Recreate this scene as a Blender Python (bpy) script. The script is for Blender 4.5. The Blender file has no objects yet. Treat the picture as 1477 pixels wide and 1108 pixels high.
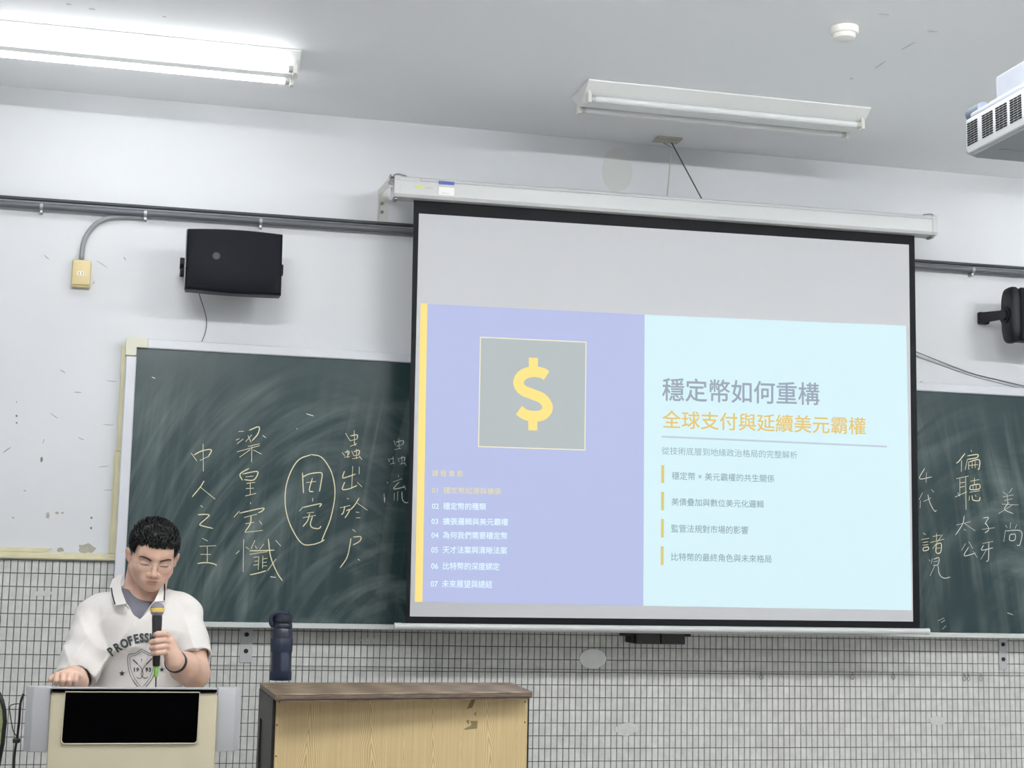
import bpy, bmesh, math, random
import numpy as np
from mathutils import Vector, Matrix
PI = math.pi
SC = bpy.context.scene
COL = SC.collection
random.seed(7)

# ------------------------------------------------------------------ camera
F, YAW, PITCH, ROLL = 2200.0, 0.234867, 0.134642, 0.020340
CAM = Vector((0.0, -6.5, 1.5))
fw = Vector((math.sin(YAW)*math.cos(PITCH), math.cos(YAW)*math.cos(PITCH), math.sin(PITCH)))
r0 = Vector((math.cos(YAW), -math.sin(YAW), 0.0))
u0 = r0.cross(fw)
RT = r0*math.cos(ROLL) + u0*math.sin(ROLL)
UP = -r0*math.sin(ROLL) + u0*math.cos(ROLL)
cam = bpy.data.cameras.new('camera')
cam.sensor_width = 36.0
cam.lens = F/1477.0*36.0
cam.clip_start = 0.05
co = bpy.data.objects.new('camera', cam); COL.objects.link(co)
M = Matrix.Identity(4)
for i in range(3):
    M[i][0], M[i][1], M[i][2], M[i][3] = RT[i], UP[i], -fw[i], CAM[i]
co.matrix_world = M
SC.camera = co

# ------------------------------------------------------------------ light and exposure
SC.view_settings.view_transform = 'Standard'
SC.view_settings.look = 'None'
SC.view_settings.gamma = 1.0
SC.view_settings.use_curve_mapping = False
SC.view_settings.exposure = 0.18
wd = bpy.data.worlds.new('world'); SC.world = wd; wd.use_nodes = True
wd.node_tree.nodes['Background'].inputs[0].default_value = (0.80, 0.87, 1.0, 1)
wd.node_tree.nodes['Background'].inputs[1].default_value = 0.25
ZC = 3.551            # ceiling height
TUBE_FRONT = 10.5  # front tubes, turned down to even out the wall near them
TUBE_E = 172.0     # middle row
TUBE_REAR = 40.0         # emission strength of the ceiling tubes
def ray(px, py):
    return RT*((px-738.5)/F) - UP*((py-554.0)/F) + fw
def W(px, py, y=0.0):
    d = ray(px, py); return CAM + d*((y-CAM.y)/d.y)
def G(px, py, z):
    d = ray(px, py); return CAM + d*((z-CAM.z)/d.z)

# ------------------------------------------------------------------ materials
MATS = {}
def rgb(r, g, b):
    f = lambda c: (c/255/12.92) if c/255 <= 0.04045 else ((c/255+0.055)/1.055)**2.4
    return (f(r), f(g), f(b), 1.0)
def mat(name, col, rough=0.6, metal=0.0, var=0.0, scale=8.0, bump=0.0, bscale=60.0, emit=None, estr=1.0, spec=0.5, stretch=None, coat=0.0, alpha=None, trans=0.0):
    if name in MATS: return MATS[name]
    m = bpy.data.materials.new(name); m.use_nodes = True
    nt = m.node_tree; b = nt.nodes['Principled BSDF']
    b.inputs['Base Color'].default_value = col
    b.inputs['Roughness'].default_value = rough
    b.inputs['Metallic'].default_value = metal
    b.inputs['Specular IOR Level'].default_value = spec
    b.inputs['Coat Weight'].default_value = coat
    b.inputs['Transmission Weight'].default_value = trans
    if emit is not None:
        b.inputs['Emission Color'].default_value = emit; b.inputs['Emission Strength'].default_value = estr
    geo = nt.nodes.new('ShaderNodeNewGeometry'); src = geo.outputs['Position']
    if stretch:
        mp = nt.nodes.new('ShaderNodeMapping'); mp.inputs['Scale'].default_value = stretch
        nt.links.new(src, mp.inputs['Vector']); src = mp.outputs[0]
    if var > 0:
        n = nt.nodes.new('ShaderNodeTexNoise'); n.inputs['Scale'].default_value = scale; n.inputs['Detail'].default_value = 5
        nt.links.new(src, n.inputs['Vector'])
        r = nt.nodes.new('ShaderNodeValToRGB')
        r.color_ramp.elements[0].position = 0.3; r.color_ramp.elements[1].position = 0.7
        r.color_ramp.elements[0].color = [c*(1-var) for c in col[:3]]+[1]
        r.color_ramp.elements[1].color = [min(1, c*(1+var)) for c in col[:3]]+[1]
        nt.links.new(n.outputs['Fac'], r.inputs['Fac']); nt.links.new(r.outputs['Color'], b.inputs['Base Color'])
    if bump > 0:
        n2 = nt.nodes.new('ShaderNodeTexNoise'); n2.inputs['Scale'].default_value = bscale; n2.inputs['Detail'].default_value = 4
        nt.links.new(src, n2.inputs['Vector'])
        bp = nt.nodes.new('ShaderNodeBump'); bp.inputs['Strength'].default_value = bump; bp.inputs['Distance'].default_value = 0.004
        nt.links.new(n2.outputs['Fac'], bp.inputs['Height']); nt.links.new(bp.outputs['Normal'], b.inputs['Normal'])
    MATS[name] = m
    return m

# ------------------------------------------------------------------ object helpers
def wloc(o):
    v = Vector((0, 0, 0))
    while o is not None:
        v += o.location; o = o.parent
    return v
def thing(name, label, cat, loc, group=None):
    o = bpy.data.objects.new(name, None); COL.objects.link(o); o.empty_display_size = 0.05
    o.location = loc; o['label'] = label; o['category'] = cat
    if group: o['group'] = group
    return o
def tag(o, label=None, cat=None, group=None, kind=None):
    if label: o['label'] = label
    if cat: o['category'] = cat
    if group: o['group'] = group
    if kind: o['kind'] = kind
    return o
def obj(name, geo, m, parent=None, smooth=False, angle=None, loc=None):
    """geo: bmesh or mesh in world coordinates"""
    if isinstance(geo, bmesh.types.BMesh):
        me = bpy.data.meshes.new(name); geo.to_mesh(me); geo.free()
    else: me = geo
    off = wloc(parent) if parent is not None else (Vector(loc) if loc is not None else Vector((0, 0, 0)))
    if off.length > 0: me.transform(Matrix.Translation(-off))
    if m is not None:
        if isinstance(m, (list, tuple)):
            for k in m: me.materials.append(k)
        else:
            me.materials.append(m)
    if smooth:
        me.polygons.foreach_set('use_smooth', [True]*len(me.polygons))
        if angle: me.set_sharp_from_angle(angle=math.radians(angle))
    o = bpy.data.objects.new(name, me); COL.objects.link(o)
    if parent is not None: o.parent = parent
    elif loc is not None: o.location = loc
    return o
def BM(): return bmesh.new()
def box(bm, a, b, bev=0.0, mi=0, seg=1):
    x0, x1 = sorted((a[0], b[0])); y0, y1 = sorted((a[1], b[1])); z0, z1 = sorted((a[2], b[2]))
    vs = [bm.verts.new(p) for p in ((x0,y0,z0),(x1,y0,z0),(x1,y1,z0),(x0,y1,z0),(x0,y0,z1),(x1,y0,z1),(x1,y1,z1),(x0,y1,z1))]
    fs = [bm.faces.new([vs[i] for i in f]) for f in ((0,3,2,1),(4,5,6,7),(0,1,5,4),(1,2,6,5),(2,3,7,6),(3,0,4,7))]
    for f in fs: f.material_index = mi
    if bev > 0:
        es = list({e for f in fs for e in f.edges})
        bmesh.ops.bevel(bm, geom=es, offset=bev, segments=seg, affect='EDGES', profile=0.5)
    return bm
def prism(bm, poly, ext, mi=0, bev=0.0):
    """poly: list of 3D points (planar), ext: extrusion vector"""
    e = Vector(ext); n = len(poly)
    a = [bm.verts.new(p) for p in poly]; b = [bm.verts.new(Vector(p)+e) for p in poly]
    fs = [bm.faces.new(a), bm.faces.new(b[::-1])]
    for i in range(n): fs.append(bm.faces.new((a[i], b[i], b[(i+1) % n], a[(i+1) % n])))
    for f in fs: f.material_index = mi
    bmesh.ops.recalc_face_normals(bm, faces=fs)
    if bev > 0:
        es = list({x for f in fs for x in f.edges})
        bmesh.ops.bevel(bm, geom=es, offset=bev, segments=2, affect='EDGES', profile=0.5)
    return bm
def catmull(pts, n=6, closed=False):
    P = [Vector(p) for p in pts]
    if len(P) < 3: return P
    out = []
    m = len(P)
    rng = range(m if closed else m-1)
    for i in rng:
        p0 = P[(i-1) % m] if closed or i > 0 else P[0]*2-P[1]
        p1 = P[i]; p2 = P[(i+1) % m]
        p3 = P[(i+2) % m] if closed or i+2 < m else P[m-1]*2-P[m-2]
        for k in range(n):
            t = k/n
            out.append(0.5*((2*p1)+(p2-p0)*t+(2*p0-5*p1+4*p2-p3)*t*t+(3*p1-p0-3*p2+p3)*t**3))
    if not closed: out.append(P[-1])
    return out
def tube(bm, pts, r, n=10, closed=False, mi=0, cap=True, flat=1.0):
    P = [Vector(p) for p in pts]; m = len(P)
    rs = r if isinstance(r, (list, tuple)) else [r]*m
    rings = []; prev = None
    for i in range(m):
        t = (P[(i+1) % m]-P[i-1]) if closed else (P[min(i+1, m-1)]-P[max(i-1, 0)])
        t.normalize()
        if prev is None:
            a = Vector((0, 0, 1)) if abs(t.z) < 0.9 else Vector((0, 1, 0))
            nrm = t.cross(a).normalized()
        else:
            nrm = (prev - t*prev.dot(t)).normalized()
        prev = nrm; bn = t.cross(nrm)
        rings.append([bm.verts.new(P[i]+(nrm*math.cos(2*PI*k/n)+bn*math.sin(2*PI*k/n)*flat)*rs[i]) for k in range(n)])
    for i in range(m if closed else m-1):
        A, B = rings[i], rings[(i+1) % m]
        for k in range(n):
            f = bm.faces.new((A[k], A[(k+1) % n], B[(k+1) % n], B[k])); f.material_index = mi
    if not closed and cap:
        bm.faces.new(rings[0][::-1]).material_index = mi; bm.faces.new(rings[-1]).material_index = mi
    return bm
def lathe(bm, prof, c, n=32, mi=0):
    """prof: (radius, z) from bottom to top, about a vertical axis through c"""
    c = Vector(c); rings = []
    for (r, z) in prof:
        rings.append([bm.verts.new(c+Vector((r*math.cos(2*PI*k/n), r*math.sin(2*PI*k/n), z))) for k in range(n)])
    for i in range(len(rings)-1):
        for k in range(n):
            bm.faces.new((rings[i][k], rings[i][(k+1) % n], rings[i+1][(k+1) % n], rings[i+1][k])).material_index = mi
    bm.faces.new(rings[0][::-1]).material_index = mi; bm.faces.new(rings[-1]).material_index = mi
    return bm
def cyl(bm, a, b, r, n=16, mi=0): return tube(bm, [a, b], r, n, mi=mi)
def ribbon(bm, pts, w, off=(0, 0, 0), nrm=(0, -1, 0), taper=True, thick=0.0):
    """a flat stroke of width w along pts lying on a surface whose normal is nrm"""
    P = [Vector(p) for p in pts]; N = Vector(nrm).normalized(); m = len(P); o = Vector(off)
    L = []; R = []
    for i in range(m):
        t = (P[min(i+1, m-1)]-P[max(i-1, 0)])
        if t.length < 1e-9: t = Vector((1, 0, 0))
        t.normalize(); s = t.cross(N).normalized()
        k = 1.0
        if taper and (i == 0 or i == m-1): k = 0.55
        L.append(bm.verts.new(P[i]+o+s*w*0.5*k)); R.append(bm.verts.new(P[i]+o-s*w*0.5*k))
    for i in range(m-1):
        bm.faces.new((L[i], L[i+1], R[i+1], R[i]))
    return bm
def quadpx(bm, pts, y, thick, mi=0):
    """a slab on the plane y whose outline is given as picture points"""
    return prism(bm, [W(px, py, y) for px, py in pts], (0, thick, 0), mi)
def rect(tl, br, y):
    a, b = W(tl[0], tl[1], y), W(br[0], br[1], y); return a.x, b.x, b.z, a.z   # x0,x1,z0,z1
# ------------------------------------------------------------------ the room
U = 0.027
XL, XR, YB = -1.9, 5.9, -8.3
def ztile(r): return 1.5 + (-2*r - 12.884)*U
def xtile(i): return (i + 0.55 - 35.386)*U
Z_TILE = ztile(-8)
m_plaster = mat('white wall plaster', rgb(214, 216, 219), 0.55, var=0.025, scale=1.6, bump=0.12, bscale=9)
m_grout = mat('dark tile grout', rgb(96, 96, 96), 0.9, var=0.1, scale=30)
m_ceil = mat('ceiling paint', rgb(248, 250, 253), 0.6, var=0.02, scale=1.5, bump=0.25, bscale=5)
m_floor = mat('grey terrazzo floor', rgb(188, 184, 176), 0.35, var=0.12, scale=60)
bm = BM()
box(bm, (XL, 0, 0), (XR, 0.12, Z_TILE), mi=0)
box(bm, (XL, -0.004, Z_TILE), (XR, 0.12, ZC), mi=1)
wall = obj('wall_back', bm, [m_grout, m_plaster]); wall['kind'] = 'structure'
def struct(name, geo, m, parent=None):
    o = obj(name, geo, m, parent); o['kind'] = 'structure'; return o
bm = BM(); box(bm, (XL, YB, -0.1), (XR, 0.12, 0)); struct('floor', bm, m_floor)
bm = BM(); box(bm, (XL, YB, ZC), (XR, 0.12, ZC+0.15)); struct('ceiling', bm, m_ceil)
bm = BM(); box(bm, (XL-0.12, YB, 0), (XL, 0.12, ZC)); struct('wall_left', bm, m_plaster)
bm = BM(); box(bm, (XR, YB, 0), (XR+0.12, 0.12, ZC)); struct('wall_right', bm, m_plaster)
bm = BM(); box(bm, (XL, YB-0.12, 0), (XR, YB, ZC)); struct('wall_front', bm, m_plaster)

# --- mosaic wall tiles, joints recessed
m_tile = mat('grey mosaic tile', rgb(208, 208, 205), 0.6, var=0.10, scale=26, bump=0.25, bscale=140)
nt = m_tile.node_tree; bs = nt.nodes['Principled BSDF']
g_ = nt.nodes.new('ShaderNodeNewGeometry'); mxx = nt.nodes.new('ShaderNodeMix'); mxx.data_type = 'RGBA'; mxx.blend_type = 'MULTIPLY'
rr = nt.nodes.new('ShaderNodeMapRange'); rr.inputs[3].default_value = 0.93; rr.inputs[4].default_value = 1.04
nt.links.new(g_.outputs['Random Per Island'], rr.inputs[0])
src = bs.inputs['Base Color'].links[0].from_socket
mxx.inputs[0].default_value = 1.0; nt.links.new(src, mxx.inputs[6]); nt.links.new(rr.outputs[0], mxx.inputs[7]); nt.links.new(mxx.outputs[2], bs.inputs['Base Color'])
TW, TH, TT, TC = U-0.0026, 2*U-0.0026, 0.004, 0.0009
def tile_verts(x, z, dx=0, dz=0):
    a, b = x+0.0013, x+0.0013+TW; c, d = z+0.0013, z+0.0013+TH
    return [(a, 0, c), (b, 0, c), (b, 0, d), (a, 0, d), (a+TC, -TT, c+TC), (b-TC, -TT, c+TC), (b-TC, -TT, d-TC), (a+TC, -TT, d-TC)]
TF = [(4, 5, 6, 7), (0, 1, 5, 4), (1, 2, 6, 5), (2, 3, 7, 6), (3, 0, 4, 7)]
tme = bpy.data.meshes.new('tile'); tme.from_pydata(tile_verts(0, 0), [], TF); tme.materials.append(m_tile)
def pix(p):
    v = Vector(p)-CAM; w = v.dot(fw); return 738.5+F*v.dot(RT)/w, 554-F*v.dot(UP)/w
single = []; rest = []
for i in range(int((XL)/U+34), int(XR/U+36)):
    x = xtile(i)
    if x < XL or x+U > XR: continue
    for r in range(-8, 29):
        z = ztile(r+1)
        if z < 0: continue
        px, py = pix((x+U/2, 0, z+U))
        seen = -3 < px < 1480 and py < 1112
        hid = (110 < px < 292 and py > 815) or (72 < px < 315 and py > 960) or (35 < px < 350 and 993 < py < 1080)
        (single if (seen and not hid) else rest).append((px, x, z))
single.sort(); rest += single[300:]; single = single[:300]
for px, x, z in single:
    o = bpy.data.objects.new('tile', tme); COL.objects.link(o); o.parent = wall; o.location = (x, 0, z)
vs = []; fs = []
for px, x, z in rest:
    k = len(vs); vs += tile_verts(x, z); fs += [tuple(k+a for a in f) for f in TF]
me = bpy.data.meshes.new('mosaic_tiles'); me.from_pydata(vs, [], fs)
o = obj('mosaic_tiles', me, m_tile, wall); o['kind'] = 'stuff'
# mortar smeared over a few tiles, and paint chips on the plaster
m_mortar = mat('smeared mortar', rgb(206, 206, 203), 0.85, var=0.05, scale=40, bump=0.4, bscale=90)
def blob(cx, cy, rx, ry, y, n=18, jit=0.18, thick=0.0012, bm=None, rot=0.0, seed=1):
    rnd = random.Random(seed); pts = []
    for k in range(n):
        a = 2*PI*k/n; q = 1+rnd.uniform(-jit, jit)
        dx, dy = rx*math.cos(a)*q, ry*math.sin(a)*q
        pts.append((cx+dx*math.cos(rot)-dy*math.sin(rot), cy+dx*math.sin(rot)+dy*math.cos(rot)))
    bm = bm or BM(); P = [W(p, q, y) for p, q in pts][::-1]
    return prism(bm, P, (0, -thick, 0))
for k, (cx, cy, rx, ry) in enumerate([(60, 856, 14, 4), (532, 925, 12, 5), (903, 1052, 16, 9), (1352, 1040, 12, 7)]):
    obj('mortar_smear', blob(cx, cy, rx, ry, -0.0051, seed=k), m_mortar, wall)
m_chip = mat('bare plaster chip', rgb(166, 163, 152), 0.9, var=0.12, scale=60)
m_mark = mat('dark scuff', rgb(126, 124, 120), 0.9)
chips = [(125, 791, 12, 6.5), (87, 793, 5.5, 3.2), (69, 744, 2.6, 4.5), (82, 740, 2.6, 2), (90, 740, 2, 1.5)]
for k, (cx, cy, rx, ry) in enumerate(chips):
    obj('paint_chip', blob(cx, cy, rx, ry, -0.0042, seed=20+k, jit=0.22), m_chip, wall)
for k, (cx, cy, rx, ry, rt) in enumerate([(132, 747, 1.8, 1.8, 0), (131.5, 762, 1.8, 1.8, 0), (60, 663, 1.8, 4, 0), (24, 600, 1.6, 1.6, 0), (24, 610, 1.3, 1.3, 0), (24, 580, 1, 1.5, 0),
        (10, 649, 7, 1.1, -0.6), (91, 536, 5, 0.9, 0.6), (112, 566, 6, .8, 0.1), (78, 600, 7, .7, .6), (117, 633, 5, .7, .4), (180, 373, 3, 1, .9), (67, 371, 5, .9, .7), (135, 408, 3, .8, -1), (157, 613, 8, .6, .05), (150, 673, 9, .6, -.1),
        (36, 708, 2, 1, 0), (63, 636, 4, .6, -1.2), (1327, 552, 4, 1.4, -.4), (19, 747, 1.4, 1.6, 0), (147, 381, 10, .6, .6), (1105, 128, .1, .1, 0), (161, 550, 8, .6, .1), (157, 707, 8, .6, -.05)]):
    if rx > 0.5: obj('scuff_mark', blob(cx, cy, rx, ry, -0.0042, n=10, rot=rt, seed=50+k, thick=0.0008), m_mark if k < 5 else mat('faint scuff', rgb(172, 171, 168), 0.9), wall)
# yellowed patch above the screen
m_yel = mat('yellowed plaster', rgb(206, 208, 204), 0.6, var=0.02, scale=3)
obj('repainted_patch', blob(890, 245, 22, 32, -0.0041, n=30, jit=0.05, thick=0.0006, seed=5), m_yel, wall)
for k, (cx, cy, rx, ry, rt) in enumerate([(99, 6, 4, .8, .1), (133, 13, 5, .8, .1), (1228, 113, 2, 1.2, 0), (1310, 66, 12, .6, -.5), (1275, 20, 10, .6, .1), (237, 24, 3, .6, .1), (1345, 45, 8, .6, .1), (1270, 93, 10, .6, -.6)]):
    P = [G(cx+rx*math.cos(a)*math.cos(rt)-ry*math.sin(a)*math.sin(rt), cy+rx*math.cos(a)*math.sin(rt)+ry*math.sin(a)*math.cos(rt), ZC) for a in [2*PI*q/10 for q in range(10)]]
    oo = obj('ceiling_scuff', prism(BM(), P, (0, 0, -0.001)), mat('ceiling crack', rgb(205, 205, 203), 0.9), bpy.data.objects['ceiling'])

# --- cream trim strips at the left
m_cream = mat('aged cream trim', rgb(214, 207, 172), 0.5, var=0.07, scale=14, bump=0.15)
xr = W(163, 800, -0.015).x; xl0 = XL+0.02; zb = W(80, 807.0, -0.02).z; zt = zb+0.027
bm = BM(); box(bm, (xl0, -0.022, zb), (xr+0.012, -0.0045, zt), 0.003); box(bm, (xl0, -0.03, zb), (xr+0.012, -0.0045, zb+0.012), 0.003)
struct('trim_1', bm, m_cream)
ztop = W(175, 497.5, -0.02).z; zbr = W(168, 651, -0.02).z
bm = BM(); box(bm, (xr-0.013, -0.022, zt+0.001), (xr+0.012, -0.0045, zbr), 0.003); box(bm, (xr-0.018, -0.014, zt+0.001), (xr-0.013, -0.0045, zbr), 0.001)
struct('trim_2', bm, m_cream)
bm = BM(); box(bm, (xr-0.010, -0.020, zbr+0.001), (xr+0.013, -0.0045, ztop), 0.003)
struct('trim_3', bm, m_cream)
bm = BM(); e = W(76, 790, -0.01)
prism(bm, [(xl0, -0.012, zt+0.001), (e.x-0.03, -0.012, zt+0.001), (e.x, -0.012, zt+0.018), (xl0, -0.012, zt+0.02)], (0, 0.0075, 0), bev=0.001)
struct('trim_4', bm, m_cream)

# ------------------------------------------------------------------ chalkboard
BX0, BX1, BZ0, BZ1, BY = -0.060, 4.60, 1.350, 2.465, -0.060
root = thing('chalkboard', 'long dark green chalkboard in a white metal frame, covered in chalk characters', 'chalkboard', ((BX0+BX1)/2, -0.03, BZ0))
m_board = bpy.data.materials.new('green chalkboard'); m_board.use_nodes = True
nt = m_board.node_tree; b = nt.nodes['Principled BSDF']; b.inputs['Roughness'].default_value = 0.27; b.inputs['Specular IOR Level'].default_value = 0.36
gp = nt.nodes.new('ShaderNodeNewGeometry')
def N(t, **k):
    n = nt.nodes.new(t)
    for a, v in k.items(): setattr(n, a, v)
    return n
sp = N('ShaderNodeSeparateXYZ'); nt.links.new(gp.outputs['Position'], sp.inputs[0])
def mth(op, a_, b_=None, c_=None):
    n = N('ShaderNodeMath', operation=op)
    for i_, v in enumerate((a_, b_, c_)):
        if v is None: continue
        if isinstance(v, (int, float)): n.inputs[i_].default_value = v
        else: nt.links.new(v, n.inputs[i_])
    return n.outputs[0]
def arcs(cx, cz, sz, freq, lo, hi, seed):
    """wiping arcs: streaks that follow circles around a shoulder point"""
    dx = mth('SUBTRACT', sp.outputs[0], cx); dz = mth('MULTIPLY', mth('SUBTRACT', sp.outputs[2], cz), sz)
    rad = mth('SQRT', mth('ADD', mth('MULTIPLY', dx, dx), mth('MULTIPLY', dz, dz))); ang = mth('ARCTAN2', dz, dx)
    cb = N('ShaderNodeCombineXYZ'); nt.links.new(mth('MULTIPLY', rad, freq), cb.inputs[0]); nt.links.new(mth('MULTIPLY', ang, 1.6), cb.inputs[1]); cb.inputs[2].default_value = seed
    no = N('ShaderNodeTexNoise'); no.inputs['Scale'].default_value = 1.0; no.inputs['Detail'].default_value = 4; no.inputs['Roughness'].default_value = 0.55; no.inputs['Distortion'].default_value = 0.25
    nt.links.new(cb.outputs[0], no.inputs[0])
    mr = N('ShaderNodeMapRange'); mr.inputs[1].default_value = lo; mr.inputs[2].default_value = hi; nt.links.new(no.outputs['Fac'], mr.inputs[0])
    n2 = N('ShaderNodeTexNoise'); n2.inputs['Scale'].default_value = 2.1; n2.inputs['Detail'].default_value = 3
    m2 = N('ShaderNodeMapping'); m2.inputs['Location'].default_value = (seed*3.1, 0, seed); nt.links.new(gp.outputs['Position'], m2.inputs[0]); nt.links.new(m2.outputs[0], n2.inputs[0])
    m3 = N('ShaderNodeMapRange'); m3.inputs[1].default_value = 0.35; m3.inputs[2].default_value = 0.65; nt.links.new(n2.outputs['Fac'], m3.inputs[0])
    return mth('MULTIPLY', mr.outputs[0], m3.outputs[0])
a1 = arcs(1.10, 0.95, 0.8, 16, 0.45, 0.75, 1.0)
a2 = arcs(0.75, 0.9, 0.55, 22, 0.48, 0.78, 4.0)
a3 = arcs(3.95, 1.15, 0.7, 14, 0.45, 0.75, 7.0)
s1 = N('ShaderNodeMath', operation='ADD'); nt.links.new(a1, s1.inputs[0]); nt.links.new(a2, s1.inputs[1])
s2 = N('ShaderNodeMath', operation='ADD'); nt.links.new(s1.outputs[0], s2.inputs[0]); nt.links.new(a3, s2.inputs[1])
# the top fifth of the board is cleaner than the written zone
sx_ = N('ShaderNodeSeparateXYZ'); nt.links.new(gp.outputs['Position'], sx_.inputs[0])
mz = N('ShaderNodeMapRange'); mz.inputs[1].default_value = 2.42; mz.inputs[2].default_value = 2.18; mz.inputs[3].default_value = 0.10; mz.inputs[4].default_value = 1.0
nt.links.new(sx_.outputs[2], mz.inputs[0])
s3 = N('ShaderNodeMath', operation='MULTIPLY'); nt.links.new(s2.outputs[0], s3.inputs[0]); nt.links.new(mz.outputs[0], s3.inputs[1])
s4 = N('ShaderNodeMath', operation='MULTIPLY'); s4.inputs[1].default_value = 0.34; nt.links.new(s3.outputs[0], s4.inputs[0])
mx = N('ShaderNodeMix', data_type='RGBA'); mx.inputs[6].default_value = rgb(36, 56, 58); mx.inputs[7].default_value = rgb(150, 162, 158)
nt.links.new(s4.outputs[0], mx.inputs[0]); nt.links.new(mx.outputs[2], b.inputs['Base Color'])
bm = BM(); box(bm, (BX0, BY, BZ0), (BX1, -0.012, BZ1))
obj('writing_surface', bm, m_board, root)
m_frame = mat('white board frame', rgb(208, 210, 216), 0.35, var=0.02, scale=6)
m_capc = mat('cream corner cap', rgb(212, 211, 192), 0.5)
m_alu = mat('aluminium ledge', rgb(208, 212, 210), 0.35, metal=0.3)
bm = BM(); box(bm, (BX0+0.04, BY-0.012, BZ1), (BX1+0.04, -0.008, BZ1+0.040), 0.004); obj('frame_rail', bm, m_frame, root)
bm = BM(); box(bm, (BX0-0.042, BY-0.012, BZ0-0.01), (BX0, -0.008, BZ1-0.035), 0.004); obj('frame_stile', bm, m_frame, root)
bm = BM(); prism(bm, [(BX0-0.045, BY-0.016, BZ1-0.034), (BX0-0.001, BY-0.016, BZ1-0.034), (BX0-0.001, BY-0.016, BZ1+0.001), (BX0+0.042, BY-0.016, BZ1+0.001), (BX0+0.042, BY-0.016, BZ1+0.043), (BX0-0.045, BY-0.016, BZ1+0.043)], (0, -BY+0.008, 0), bev=0.002)
for q in ((-0.03, 0.058), (0.035, 0.058)): box(bm, (BX0+q[0], -0.03, BZ1+0.043), (BX0+q[0]+0.012, -0.015, BZ1+0.050))
obj('corner_cap', bm, m_capc, root, )['label'] = 'cream plastic corner cap'
bm = BM(); box(bm, (BX0-0.04, BY-0.055, BZ0-0.022), (BX1+0.04, -0.010, BZ0-0.006), 0.004); box(bm, (BX0-0.04, BY-0.060, BZ0-0.022), (BX1+0.04, BY-0.052, BZ0+0.0), 0.002)
obj('chalk_ledge', bm, m_alu, root)
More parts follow.
